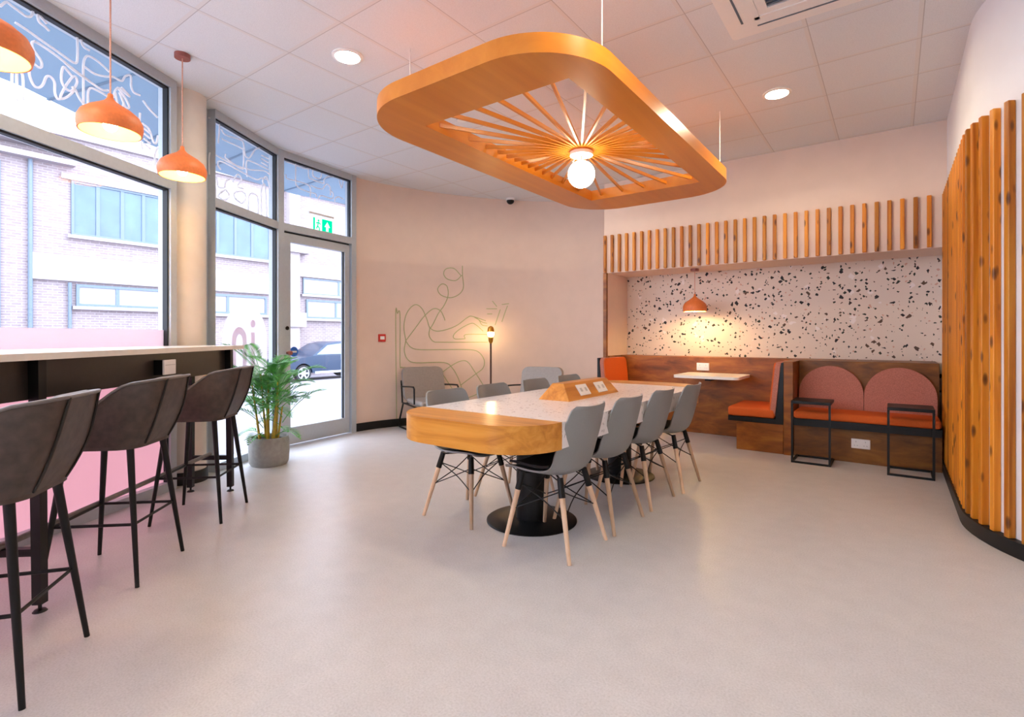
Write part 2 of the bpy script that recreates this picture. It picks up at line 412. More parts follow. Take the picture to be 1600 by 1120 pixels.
# outlines of the painted and vinyl line drawings: (distance along the wall, height)
MURAL = [[[0.616,0.104],[0.604,1.465],[0.628,1.507],[0.664,1.49],[0.664,0.847],[0.688,0.788],[0.773,0.779],[1.225,0.764],[1.233,0.592]],[[0.748,1.133],[0.719,1.329],[0.76,1.515],[0.871,1.63],[0.971,1.591],[1.047,1.451],[1.098,1.321],[1.2,1.274],[1.352,1.299],[1.505,1.361],[1.658,1.473],[1.734,1.486],[1.927,1.426]],[[0.748,1.145],[0.896,1.331],[1.022,1.486],[1.149,1.584],[1.25,1.562],[1.301,1.479],[1.319,1.427]],[[0.748,1.133],[0.822,1.051],[0.946,1.019],[1.276,1.015],[1.658,1.011],[1.811,0.98],[1.901,0.868],[1.888,0.744],[1.76,0.648],[1.555,0.507]],[[0.743,1.133],[0.724,1.006],[0.773,0.89],[0.896,0.84],[1.301,0.834],[1.428,0.754],[1.517,0.606],[1.581,0.432]],[[1.25,0.675],[1.403,0.779],[1.555,0.849],[1.658,0.834],[1.76,0.697],[1.914,0.458]],[[1.103,1.309],[1.149,1.381],[1.225,1.526],[1.301,1.624],[1.365,1.77],[1.352,1.903],[1.276,1.935],[1.212,1.861],[1.263,1.779],[1.403,1.747],[1.53,1.8],[1.594,1.9],[1.581,2.071],[1.581,2.205]],[[1.568,2.07],[1.479,1.993],[1.352,2.011],[1.301,2.081],[1.339,2.151],[1.454,2.162],[1.555,2.07]],[[1.098,1.321],[1.085,1.214],[1.149,1.131],[1.25,1.119],[1.607,1.117],[1.953,1.116]],[[1.619,1.166],[1.466,1.166],[1.454,1.227],[1.555,1.313],[1.709,1.387],[1.786,1.363],[1.888,1.277]],[[1.619,1.166],[1.632,1.227],[1.953,1.228]],[[1.76,1.474],[1.824,1.438],[1.875,1.364],[1.953,1.352]],[[1.786,1.467],[1.863,1.413],[1.945,1.389]],[[2.069,1.365],[2.108,1.478],[2.147,1.591]],[[2.173,1.416],[2.212,1.529],[2.256,1.648]],[[2.173,1.667],[2.277,1.681]],[[1.94,1.601],[2.095,1.603]],[[1.953,1.526],[2.022,1.527]],[[2.03,1.714],[2.095,1.636]],[[1.225,0.76],[1.517,0.337],[1.581,0.31],[1.76,0.352],[1.914,0.445]]]
DA = [[[1.212,3.041],[1.243,3.084],[1.275,3.081],[1.319,3.073],[1.353,3.069],[1.381,3.093],[1.39,3.141],[1.39,3.189]],[[1.417,3.206],[1.418,3.146],[1.42,3.085],[1.459,3.071],[1.483,3.061]],[[1.291,2.997],[1.353,2.991],[1.434,2.977],[1.533,2.962],[1.625,2.947],[1.652,2.954],[1.662,2.992],[1.659,3.136],[1.639,3.157],[1.572,3.157],[1.496,3.175],[1.446,3.188]],[[1.393,2.948],[1.446,2.946],[1.533,2.931],[1.625,2.907],[1.744,2.88]],[[1.402,2.952],[1.381,2.929],[1.393,2.893],[1.434,2.853],[1.437,2.818],[1.417,2.807],[1.376,2.817],[1.367,2.782],[1.37,2.729],[1.393,2.686],[1.423,2.687],[1.446,2.717],[1.465,2.77],[1.489,2.785],[1.514,2.762],[1.517,2.7],[1.533,2.67],[1.559,2.681]],[[1.625,2.855],[1.592,2.877],[1.572,2.887],[1.559,2.848],[1.559,2.79],[1.585,2.758],[1.625,2.763],[1.659,2.832],[1.639,2.862],[1.592,2.787],[1.553,2.697],[1.559,2.681],[1.598,2.712],[1.639,2.77],[1.625,2.789]],[[1.673,3.204],[1.687,3.112],[1.708,3.084],[1.744,3.083]],[[1.235,2.686],[1.235,2.732],[1.259,2.744],[1.275,2.717],[1.275,2.671],[1.27,2.539]],[[1.302,2.554],[1.3,2.724],[1.325,2.725],[1.333,2.687],[1.333,2.567]],[[1.42,3.19],[1.471,3.153]],[[1.42,3.159],[1.471,3.128]],[[1.42,3.128],[1.468,3.095]],[[1.702,2.707],[1.702,2.855],[1.702,2.975],[1.723,3.033],[1.774,3.046],[1.841,3.033],[1.888,3.015]],[[1.573,2.921],[1.64,2.897],[1.709,2.885],[1.781,2.872],[1.841,2.866],[1.88,2.884]],[[1.709,2.958],[1.781,2.947],[1.857,2.967],[1.919,2.995],[1.984,2.998],[2.017,3.05],[2.06,3.071],[2.064,2.999],[2.086,2.965],[2.139,2.967]],[[1.734,2.721],[1.734,2.802],[1.752,2.838],[1.796,2.845],[1.88,2.842]],[[1.919,2.853],[1.935,2.91],[1.968,2.939],[2.017,2.926],[2.051,2.92],[1.984,2.954]],[[1.935,2.895],[1.959,2.806],[1.984,2.809],[2.001,2.853],[1.976,2.9]],[[1.968,2.91],[2.017,2.831],[2.047,2.844],[2.017,2.89],[1.951,2.939]],[[1.647,2.782],[1.681,2.731],[1.723,2.71]],[[2.166,2.941],[2.221,2.904],[2.297,2.871]],[[2.157,2.771],[2.221,2.75],[2.259,2.672],[2.287,2.675],[2.302,2.735]],[[2.175,2.74],[2.23,2.723]],[[2.175,2.702],[2.23,2.685]],[[2.175,2.664],[2.23,2.646]],[[2.175,2.626],[2.23,2.607]],[[2.139,2.839],[2.134,2.686],[2.166,2.577]],[[2.278,2.499],[2.273,2.584],[2.302,2.649]]]
DB = [[[-0.017,3.12],[0.091,3.154],[0.123,3.123],[0.107,2.943]],[[0.147,3.089],[0.204,3.056],[0.41,3.089],[0.464,3.075],[0.492,2.968],[0.558,2.966],[0.654,3.084],[0.796,3.159]],[[0.155,3.005],[0.204,3.001],[0.428,3.015],[0.464,2.993],[0.464,2.853],[0.428,2.818],[0.22,2.841],[0.204,2.88]],[[-0.009,2.626],[-0.009,2.795],[0.044,2.824],[0.288,2.819],[0.558,2.848],[0.796,2.911],[0.902,2.906]],[[0.139,2.715],[0.099,2.746],[0.139,2.792],[0.374,2.79],[0.654,2.782],[0.755,2.824],[0.838,2.837]],[[0.52,2.765],[0.511,2.904],[0.577,2.937],[0.88,2.95]],[[0.014,2.591],[0.029,2.425]],[[0.06,2.604],[0.075,2.426]],[[0.083,2.633],[0.107,2.553],[0.187,2.565],[0.204,2.625],[0.254,2.662]],[[0.123,2.493],[0.204,2.548],[0.254,2.506],[0.187,2.45],[0.107,2.467],[0.155,2.523]],[[0.305,2.655],[0.374,2.744],[0.437,2.717],[0.374,2.63],[0.464,2.632]],[[0.339,2.506],[0.446,2.488],[0.501,2.572],[0.428,2.599],[0.322,2.547],[0.357,2.488]],[[0.539,2.428],[0.548,2.584],[0.615,2.626],[0.694,2.599],[0.694,2.416]],[[0.755,2.418],[0.755,2.713],[0.817,2.756],[0.848,2.451]],[[0.755,3.058],[0.88,3.063]],[[0.755,3.021],[0.869,3.022]],[[0.755,2.984],[0.859,2.981]],[[0.796,2.762],[0.775,2.806],[0.838,2.862],[0.902,2.754]],[[0.107,2.423],[0.305,2.407],[0.52,2.436]]]
DD = [[[0.259,3.201],[0.259,2.933],[0.274,2.884],[0.327,2.861],[0.436,2.851],[0.525,2.854],[0.548,2.822]],[[0.13,2.97],[0.15,2.931],[0.264,2.934],[0.414,2.932],[0.458,2.893],[0.458,2.801]],[[0.13,3.11],[0.222,3.11],[0.359,3.104],[0.469,3.126]],[[0.43,3.151],[0.436,3.025],[0.48,3.009],[0.64,3.004],[0.652,3.045],[0.699,3.095],[0.796,3.121]],[[0.469,2.933],[0.548,2.924],[0.628,2.935],[0.664,2.981],[0.699,3.009],[0.747,2.974],[0.747,2.888]],[[0.571,2.799],[0.594,2.842],[0.64,2.853],[0.771,2.855],[0.789,2.917],[0.735,2.952]],[[0.814,2.826],[0.82,2.866],[0.87,2.897],[0.945,2.885]],[[0.491,3.123],[0.497,3.05],[0.594,3.048],[0.617,3.111]],[[0.882,3.105],[0.92,3.016],[0.945,3.111]]]

def grid_solid(bm, rows, th):
    """open grid surface turned into a closed shell: offset by th against the local normal, rim filled"""
    nr, nc = len(rows), len(rows[0]); back = []
    for i in range(nr):
        rb = []
        for j in range(nc):
            du = rows[i][min(j+1, nc-1)] - rows[i][max(j-1, 0)]; dv = rows[min(i+1, nr-1)][j] - rows[max(i-1, 0)][j]
            nrm = du.cross(dv)
            nrm = nrm.normalized() if nrm.length > 1e-9 else Vector((0,0,1))
            rb.append(rows[i][j] - nrm * th)
        back.append(rb)
    a = [[bm.verts.new(p) for p in r] for r in rows]; b = [[bm.verts.new(p) for p in r] for r in back]
    for i in range(nr-1):
        for j in range(nc-1):
            bm.faces.new((a[i][j], a[i][j+1], a[i+1][j+1], a[i+1][j])); bm.faces.new((b[i][j], b[i+1][j], b[i+1][j+1], b[i][j+1]))
    for j in range(nc-1):
        bm.faces.new((a[0][j], b[0][j], b[0][j+1], a[0][j+1])); bm.faces.new((a[-1][j], a[-1][j+1], b[-1][j+1], b[-1][j]))
    for i in range(nr-1):
        bm.faces.new((a[i][0], a[i+1][0], b[i+1][0], b[i][0])); bm.faces.new((a[i][-1], b[i][-1], b[i+1][-1], a[i+1][-1]))
    return bm

# ================================================================== the setting
CEIL = 3.205
curve = [(p.x, p.y) for p in smooth_pts([(-5.48,4.12,0),(-5.43,4.5,0),(-5.29,4.9,0),(-5.12,5.32,0),(-4.88,5.74,0),(-4.54,6.2,0),(-4.2,6.55,0),(-3.7,6.85,0),(-3.08,7.05,0)])]
arc_c, arc_r = (1.35, 4.47), 0.95
arc = [(arc_c[0] - arc_r*math.cos(R(a)), arc_c[1] - arc_r*math.sin(R(a))) for a in range(0, 91, 5)]
right = [(0.40, 7.05)] + arc + [(3.6, arc[-1][1])]
back = [(3.6, -3.6), (-1.3, -3.6)]
Q = [(-2.13, -2.40), (-3.45, -0.40), (-4.60, 1.74), (-4.87, 2.15), (-5.35, 3.02), (-5.48, 4.12)]
outline = Q + curve[1:] + [(-3.08, 7.15), (0.40, 7.15)] + right[1:] + back
big = [(x * 1.0, y) for x, y in outline]

bm = B(); prism(bm, [(-5.75, 4.35)] + [(-5.75,7.5),(3.9,7.5),(3.9,-3.9),(-1.4,-3.9),(-2.23,-2.46),(-3.55,-0.45),(-4.70,1.69),(-4.97,2.10),(-5.45,2.98),(-5.58,4.12)], -0.12, 0.0)
struct(obj('floor', bm, 'floor', smooth=0), 'pale beige grey vinyl floor of the whole room', 'floor')
bm = B(); prism(bm, [(-5.75, 4.35)] + [(-5.75,7.5),(3.9,7.5),(3.9,-3.9),(-1.4,-3.9),(-2.23,-2.46),(-3.55,-0.45),(-4.70,1.69),(-4.97,2.10),(-5.45,2.98),(-5.58,4.12)], CEIL, CEIL + 0.12)
struct(obj('ceiling', bm, 'ceiling', smooth=0), 'white suspended ceiling of square tiles in a grid', 'ceiling')

bm = B(); strip_wall(bm, curve, 0, CEIL, -0.12)
struct(obj('wall_left', bm, 'wall_beige'), 'beige curved wall with a green line drawing beyond the glass door', 'wall')
bm = B()
box2(bm, -3.08, 0.40, 6.28, 7.05, 2.03, CEIL); box2(bm, -3.08, -3.03, 6.28, 7.05, 0, 2.03)
struct(obj('wall_back', bm, 'wall_beige', smooth=0), 'beige wall over the seating alcove, with its lowered soffit', 'wall')
bm = B(); box2(bm, -3.03, 0.40, 6.90, 7.05, 0.0, 2.03)
struct(obj('wall_alcove', bm, 'terra', smooth=0), 'alcove back wall papered in pink terrazzo with dark chips', 'wall')
bm = B(); strip_wall(bm, right, 0, CEIL, -0.12)
struct(obj('wall_right', bm, 'wall_white'), 'white wall at right that curves away behind the timber battens', 'wall')
bm = B(); strip_wall(bm, [(3.6, arc[-1][1]), (3.6,-3.6), (-1.3,-3.6), (-1.62, -3.1)], 0, CEIL, -0.12)
struct(obj('wall_rear', bm, 'wall_white', smooth=0), 'plain white walls behind the viewpoint', 'wall')
# skirtings
bm = B(); strip_wall(bm, curve, 0, 0.10, 0.014)
struct(obj('baseboard_left', bm, 'skirting'), 'black skirting along the foot of the curved beige wall', 'skirting')
sk = [(0.40, 6.24)] + arc + [(3.5, arc[-1][1])]
bm = B(); strip_wall(bm, sk, 0, 0.085, 0.05)
struct(obj('baseboard_right', bm, 'skirting'), 'black skirting below the timber battens at right', 'skirting')

# ---------------------------------------------------------------- facade
def seg(p, q):
    p, q = Vector((p[0], p[1], 0)), Vector((q[0], q[1], 0)); t = (q - p); L = t.length; t.normalize()
    n = Vector((t.y, -t.x, 0))            # towards the room
    return p, t, n, L
def on(sg, s, z, d=0.0):
    p, t, n, L = sg; v = p + t*s + n*d; return Vector((v.x, v.y, z))
def sbox(bm, sg, s0, s1, z0, z1, d0, d1):
    pts = [on(sg, s, z, d) for d in (d0, d1) for (s, z) in ((s0,z0),(s1,z0),(s1,z1),(s0,z1))]
    v = [bm.verts.new(p) for p in pts]
    for f in ((0,1,2,3),(7,6,5,4),(0,4,5,1),(1,5,6,2),(2,6,7,3),(3,7,4,0)): bm.faces.new([v[i] for i in f])
    return bm
def lines_on(bm, sg, data, r, d):
    for l in data:
        if len(l) < 2: continue
        pts = smooth_pts([(s, z, 0) for s, z in l], 5)
        path(bm, [on(sg, p.x, p.y, d) for p in pts], r, 5)
    return bm
Z_T0, Z_T1 = 2.345, 2.425
def window(name, label, a, b, transom=True, doodle=None, filmz=None, e0=0.06, e1=0.06, p0=0.0, p1=0.0):
    sg = seg(a, b); L = sg[3]
    bm = B()
    sbox(bm, sg, 0.0, e0, 0.0, CEIL, -0.06, 0.05); sbox(bm, sg, L-e1, L, 0.0, CEIL, -0.06, 0.05)
    if p0: sbox(bm, sg, p0, 0.0, 0.0, CEIL, -0.06, -0.02)
    if p1: sbox(bm, sg, L, L+p1, 0.0, CEIL, -0.06, -0.02)
    sbox(bm, sg, e0, L-e1, CEIL-0.07, CEIL, -0.06, 0.05); sbox(bm, sg, e0, L-e1, 0.0, 0.07, -0.06, 0.05)
    sbox(bm, sg, e0, L-e1, Z_T0, Z_T1, -0.06, 0.05)
    w = struct(obj(name, bm, 'alu', smooth=0), label, 'window')
    bm = B()
    for z0, z1 in ((0.07, Z_T0), (Z_T1, CEIL-0.07)):
        s0, s1 = e0, L-e1; g = 0.014
        sbox(bm, sg, s0, s0+g, z0, z1, -0.01, 0.03); sbox(bm, sg, s1-g, s1, z0, z1, -0.01, 0.03)
        sbox(bm, sg, s0+g, s1-g, z1-g, z1, -0.01, 0.03)
    obj('gasket', bm, 'gasket', w, smooth=0)
    for z0, z1 in ((0.07, Z_T0), (Z_T1, CEIL-0.07)):
        bm = B(); sbox(bm, sg, e0, L-e1, z0, z1, -0.012, -0.004); obj('glass_pane', bm, 'glass', w, smooth=0)
    if doodle:
        o = obj('vinyl_line_drawing', lines_on(B(), sg, doodle, 0.0075, -0.001), 'vinyl', w); o['label'] = 'white looping line drawing on the glass'
    if filmz:
        bm = B(); sbox(bm, sg, e0+0.014, L-e1-0.014, 0.07, filmz-0.2, -0.003, -0.001); o = obj('window_film', bm, 'film', w, smooth=0); o['label'] = 'pink translucent film'
        bm = B(); sbox(bm, sg, e0+0.014, L-e1-0.014, filmz-0.2, filmz, -0.003, -0.001); o = obj('window_film', bm, 'film_pale', w, smooth=0); o['label'] = 'paler strip along the top of the pink film'
    return w, sg
wA, sA = window('window_1', 'large window behind the counter with pink film below and white line drawing above', Q[1], Q[2], doodle=DA, filmz=1.25, p1=0.1)
wZ, sZ = window('window_3', 'window continuing the facade beyond the left edge of view', Q[0], Q[1], filmz=1.25)
wY, sY = window('window_4', 'last window of the facade behind the viewpoint', (-1.45, -3.42), Q[0])
wB, sB = window('window_2', 'narrow window between the pillar and the glass door with white lettering', Q[3], Q[4], doodle=DB, e0=0.004, e1=0.02, p0=-0.13)
# frosted badge with letters on window 2
def badge_pt(s, z, d): return on(sB, s, z, d)
pol = [(0.16,0.80)] + [(0.505 - 0.345*math.cos(R(a)), 1.16 + 0.36*math.sin(R(a))) for a in range(0, 181, 12)] + [(0.85,0.80)]
o = obj('frosted_badge', prism_map(B(), pol, badge_pt, -0.003, -0.001), 'frost', wB, smooth=0); o['label'] = 'white frosted arch'
let = [(0.29,0.86)] + [(0.40 - 0.11*math.cos(R(a)), 1.16 + 0.13*math.sin(R(a))) for a in range(0, 181, 15)] + [(0.51,0.86),(0.45,0.86)] + [(0.40 + 0.05*math.cos(R(a)), 1.15 + 0.07*math.sin(R(a))) for a in range(0, 181, 20)] + [(0.35,0.86)]
bm = prism_map(B(), let, badge_pt, 0.0, 0.002)
prism_map(bm, [(0.58,0.86),(0.64,0.86),(0.64,1.24),(0.58,1.24)], badge_pt, 0.0, 0.002)
prism_map(bm, [(0.61+0.04*math.cos(R(a)), 1.325+0.04*math.sin(R(a))) for a in range(0,360,20)], badge_pt, 0.0, 0.002)
o = obj('letters', bm, 'frost_dim', wB, smooth=0); o['label'] = 'pale lettering on the frosted arch'

# door with transom
sD = seg(Q[4], Q[5]); LD = sD[3]
bm = B()
sbox(bm, sD, 0.0, 0.07, 0, CEIL, -0.06, 0.055); sbox(bm, sD, LD-0.075, LD, 0, CEIL, -0.06, 0.055)
sbox(bm, sD, 0.07, LD-0.075, CEIL-0.07, CEIL, -0.06, 0.05); sbox(bm, sD, 0.07, LD-0.075, Z_T0, Z_T1, -0.06, 0.055)
door = struct(obj('door_1', bm, 'alu', smooth=0), 'grey aluminium framed glass door to the street', 'door')
a0, a1 = 0.085, LD-0.09
bm = B(); sbox(bm, sD, a0, a0+0.085, 0.015, 2.325, -0.035, 0.03); sbox(bm, sD, a1-0.075, a1, 0.015, 2.325, -0.035, 0.03)
sbox(bm, sD, a0+0.085, a1-0.075, 0.015, 0.20, -0.035, 0.03); sbox(bm, sD, a0+0.085, a1-0.075, 2.235, 2.325, -0.035, 0.03)
leaf = obj('door_leaf', bm, 'alu', door, smooth=0)
bm = B(); sbox(bm, sD, a0+0.085, a1-0.075, 0.20, 2.235, -0.008, 0.0); obj('glass_pane', bm, 'glass', leaf, smooth=0)
bm = B(); sbox(bm, sD, a1-0.087, a1-0.075, 0.20, 2.235, -0.012, 0.014); sbox(bm, sD, a0, a1, 2.327, 2.343, -0.03, 0.02); obj('gasket', bm, 'gasket', leaf, smooth=0)
bm = B(); tube(bm, on(sD, 0.128, 1.02, 0.03), on(sD, 0.128, 1.02, 0.075), 0.014); tube(bm, on(sD, 0.128, 1.02, 0.075), on(sD, 0.128, 1.02, 0.095), 0.026, 0.022, 18); obj('door_handle', bm, 'copper_rose', leaf)
bm = B(); tube(bm, on(sD, 0.128, 1.29, 0.03), on(sD, 0.128, 1.29, 0.036), 0.022); obj('lock', bm, 'black', leaf)
bm = B(); sbox(bm, sD, 0.07, LD-0.075, Z_T1, CEIL-0.07, -0.012, -0.004); obj('glass_pane', bm, 'glass', door, smooth=0)
bm = B(); g = 0.014
sbox(bm, sD, LD-0.075-g, LD-0.075, Z_T1, CEIL-0.07, -0.01, 0.03); sbox(bm, sD, 0.07, LD-0.075-g, CEIL-0.07-g, CEIL-0.07, -0.01, 0.03); obj('gasket', bm, 'gasket', door, smooth=0)
o = obj('vinyl_line_drawing', lines_on(B(), sD, DD, 0.0075, -0.001), 'vinyl', door); o['label'] = 'white looping line drawing on the glass over the door'
# blue round sign on the door glass
bm = B(); tube(bm, on(sD, 0.235, 1.03, 0.001), on(sD, 0.235, 1.03, 0.003), 0.055, n=28)
sg_ = tag(obj('door_sticker', bm, 'blue_sign'), 'round blue sticker with a white bar on the door glass', 'sticker')
bm = B(); sbox(bm, sD, 0.20, 0.27, 1.02, 1.04, 0.003, 0.0045); obj('white_bar', bm, 'white_plastic', sg_, smooth=0)

# concrete pillar
pil = thing('concrete_pillar', 'round pale concrete pillar between the two windows', 'pillar', (-4.765, 1.905, 0)); pil['kind'] = 'structure'
obj('shaft', lathe(B(), [(0.155,0),(0.155,CEIL)], 48), 'concrete', pil)
obj('skirting', lathe(B(), [(0.156,0),(0.168,0),(0.168,0.10),(0.156,0.10)], 48, closed=True), 'skirting', pil)

# exit sign over the door
es = thing('exit_sign', 'green and white emergency exit sign over the glass door', 'sign', on(sD, 0.60, 2.49, 0.02))
ux, un = sD[1], sD[2]
def esp(u, v, d): w = ux*u + un*d; return Vector((w.x, w.y, v))
def esbox(bm, u0, u1, v0, v1, d0, d1): return prism_map(bm, [(u0,v0),(u1,v0),(u1,v1),(u0,v1)], esp, d0, d1)
obj('plate', esbox(B(), -0.15, 0.15, -0.085, 0.085, 0, 0.012), 'sign_white', es, smooth=0)
obj('hanging_rail', esbox(B(), -0.19, 0.17, 0.115, 0.135, -0.004, 0.018), 'white_plastic', es, smooth=0)
obj('green_bar', esbox(B(), -0.13, -0.105, -0.075, 0.08, 0.012, 0.014), 'sign_green', es, smooth=0)
obj('green_panel', esbox(B(), -0.005, 0.145, -0.075, 0.08, 0.012, 0.014), 'sign_green', es, smooth=0)
bm = prism_map(B(), [(0.03,-0.005),(0.07,0.055),(0.11,-0.005),(0.087,-0.005),(0.087,-0.055),(0.053,-0.055),(0.053,-0.005)], esp, 0.014, 0.016)
obj('arrow', bm, 'sign_white', es, smooth=0)
bm = prism_map(B(), [(-0.055+0.013*math.cos(R(a)), 0.052+0.013*math.sin(R(a))) for a in range(0,360,30)], esp, 0.012, 0.014)
for p, q in (((-0.055,0.035),(-0.068,-0.012)), ((-0.055,0.033),(-0.028,0.012)), ((-0.06,0.03),(-0.088,0.018)), ((-0.068,-0.012),(-0.04,-0.035)), ((-0.04,-0.035),(-0.045,-0.065)), ((-0.068,-0.012),(-0.085,-0.045))):
    dx, dz = q[0]-p[0], q[1]-p[1]; l = math.hypot(dx, dz); nx, nz = -dz/l*0.007, dx/l*0.007
    prism_map(bm, [(p[0]+nx,p[1]+nz),(p[0]-nx,p[1]-nz),(q[0]-nx,q[1]-nz),(q[0]+nx,q[1]+nz)], esp, 0.012, 0.014)
obj('running_figure', bm, 'sign_green', es, smooth=0)

# ---------------------------------------------------------------- outside
def gz(x): return -0.03 - 0.0245 * (-x - 5.3)
bm = B(); pts = [(-4.2,-26),(-22,-26),(-22,44),(-4.2,44)]
a = [bm.verts.new((x, y, gz(x) - 0.1)) for x, y in pts]; b = [bm.verts.new((x, y, gz(x) - 0.3)) for x, y in pts]
bm.faces.new(a); bm.faces.new(b)
for k in range(4): bm.faces.new((a[k], a[(k+1) % 4], b[(k+1) % 4], b[k]))
struct(obj('pavement', bm, 'pavement', smooth=0), 'pale paved street outside the windows', 'pavement')
sof = [(-4.35,-2.6),(-5.87,1.12),(-6.2,1.6),(-6.87,3.0),(-7.02,3.9),(-7.08,4.3),(-6.95,5.2),(-6.4,6.6)]
inn = [(-5.62,4.6),(-5.62,4.12),(-5.49,2.97),(-5.0,2.07),(-4.74,1.67),(-3.59,-0.47),(-2.9,-1.6)]
bm = B(); prism(bm, sof + [(-5.7,6.6)] + inn, 3.28, 3.5)
so = struct(obj('canopy', bm, 'soffit', smooth=0), 'blue grey canopy soffit outside above the windows', 'canopy')
bm = B()
for p, q in (((-4.75,1.6),(-6.0,1.3)), ((-5.1,2.2),(-6.5,2.2)), ((-5.45,2.98),(-6.86,3.0)), ((-5.6,4.1),(-7.04,4.1)), ((-4.2,0.5),(-5.5,0.3))):
    sg2 = seg(p, q); sbox(bm, sg2, 0, sg2[3], 3.272, 3.281, -0.012, 0.012)
obj('panel_joint', bm, 'soffit_line', so, smooth=0)

XB = -20.5
bld = thing('brick_building', 'pale brick building across the street with a white band', 'building', (XB, 8, 0))
def bb(bm, y0, y1, z0, z1, d0, d1): return box2(bm, d0, d1, y0-8, y1-8, z0, z1)
obj('wall', bb(B(), -12, 34, -1, 7.3, -6, 0), 'brick', bld, smooth=0)
bm = bb(B(), 4.04, 11.75, 2.9, 3.68, 0, 0.12); bb(bm, 12.5, 34, 3.76, 4.32, 0, 0.12); bb(bm, -12, 3.2, 2.9, 3.68, 0, 0.12); obj('string_course', bm, 'render_white', bld, smooth=0)
bm = bb(B(), -12, 5.03, 6.78, 6.95, 0, 0.5); bb(bm, -12, 5.03, 6.40, 6.55, 0, 0.35); obj('cornice', bm, 'render_white', bld, smooth=0)
obj('parapet', bb(B(), -12, 34, 7.3, 7.75, -6, 0.15), 'render_white', bld, smooth=0)
bm = bb(B(), 12.05, 12.5, -1, 7.3, 0, 0.3); bb(bm, 11.9, 12.9, 4.7, 4.95, 0, 0.5); bb(bm, 11.9, 12.75, 1.6, 2.2, 0, 0.4); obj('pilaster', bm, 'render_white', bld, smooth=0)
bm = tube(B(), (0.08, 4.03-8, -1), (0.08, 4.03-8, 6.4), 0.06); tube(bm, (0.08, 4.94-8, -1), (0.08, 4.94-8, 2.85), 0.05); obj('downpipe', bm, 'frame_grey', bld)
def bwin(y0, y1, z0, z1, mat, mull, lintel=True, frame=0.07):
    bm = B(); bb(bm, y0, y1, z0, z0+frame, 0, 0.07); bb(bm, y0, y1, z1-frame, z1, 0, 0.07); bb(bm, y0, y0+frame, z0+frame, z1-frame, 0, 0.07); bb(bm, y1-frame, y1, z0+frame, z1-frame, 0, 0.07)
    for m_ in mull: bb(bm, m_-0.05, m_+0.05, z0+frame, z1-frame, 0, 0.06)
    w = obj('window', bm, 'frame_grey', bld, smooth=0)
    obj('pane', bb(B(), y0+0.02, y1-0.02, z0+0.02, z1-0.02, 0.005, 0.03), mat, w, smooth=0)
    if lintel: obj('lintel', bb(B(), y0-0.25, y1+0.1, z1, z1+0.16, 0, 0.12), 'render_white', w, smooth=0)
    obj('sill', bb(B(), y0-0.1, y1+0.1, z0-0.1, z0, 0, 0.16), 'render_white', w, smooth=0)
bwin(4.98, 7.55, 4.33, 6.02, 'win_blue', [5.65, 6.3, 6.9])
bwin(8.62, 11.36, 4.27, 6.02, 'win_blue', [9.3, 9.95, 10.6])
bwin(5.1, 7.6, 2.14, 2.82, 'win_pale', [6.17], False, 0.08)
bwin(8.3, 11.2, 2.06, 2.80, 'win_pale', [9.67], False, 0.08)
bwin(12.95, 16.4, 1.98, 2.80, 'win_pale', [14.44], False, 0.08)
bwin(12.8, 16.4, 3.02, 3.72, 'win_pale', [14.6], False, 0.05)
bwin(0.2, 3.4, 1.2, 6.2, 'win_blue', [1.2, 2.3], False, 0.1)

# car parked across the street
car = thing('parked_car', 'dark blue car parked across the street, seen through the glass door', 'car', (-18.1, 12.2, gz(-18.1) - 0.1))
def carp(u, v, d): return Vector((d, u, v))
body = [(-2.05,0.32),(-2.08,0.55),(-2.0,0.78),(-1.3,0.88),(-0.95,0.92),(1.75,0.96),(2.05,0.9),(2.1,0.6),(2.05,0.3)]
def archcut(c): return [(c + 0.36*math.cos(R(a)), 0.3 + 0.36*math.sin(R(a))) for a in range(0, 181, 15)]
low = body + archcut(1.28) + archcut(-1.36)
obj('body', prism_map(B(), low, carp, -0.82, 0.82), 'car_paint', car, bevel=0.02)
cab = [(-1.0,0.9),(-0.3,1.36),(0.2,1.45),(1.1,1.44),(1.55,1.3),(1.85,0.93)]
bm = B(); A_ = [bm.verts.new((0.78, u, v)) if v < 1 else bm.verts.new((0.6, u, v)) for u, v in cab]; B_ = [bm.verts.new((-0.78, u, v)) if v < 1 else bm.verts.new((-0.6, u, v)) for u, v in cab]
bm.faces.new(A_); bm.faces.new(B_)
for k in range(6): bm.faces.new((A_[k], A_[(k+1) % 6], B_[(k+1) % 6], B_[k]))
obj('cabin', bm, 'car_paint', car, bevel=0.02)
for s in (1, -1):
    for pl in ([(-0.78,0.97),(-0.25,1.31),(0.35,1.37),(0.35,0.97)], [(0.42,0.97),(0.42,1.37),(1.05,1.36),(1.45,1.24),(1.6,0.97)]):
        def gp(u, v, d, s=s): return Vector((s*(0.78 - (v-0.92)/0.5*0.175 + d), u, v))
        obj('side_window', prism_map(B(), pl, gp, -0.01, 0.012), 'car_glass', car, smooth=0)
for d0, d1 in ((0.80, 0.84), (-0.84, -0.80)): obj('sill_trim', prism_map(B(), [(-0.9,0.27),(0.85,0.27),(0.85,0.35),(-0.9,0.35)], carp, d0, d1), 'alloy', car, smooth=0)
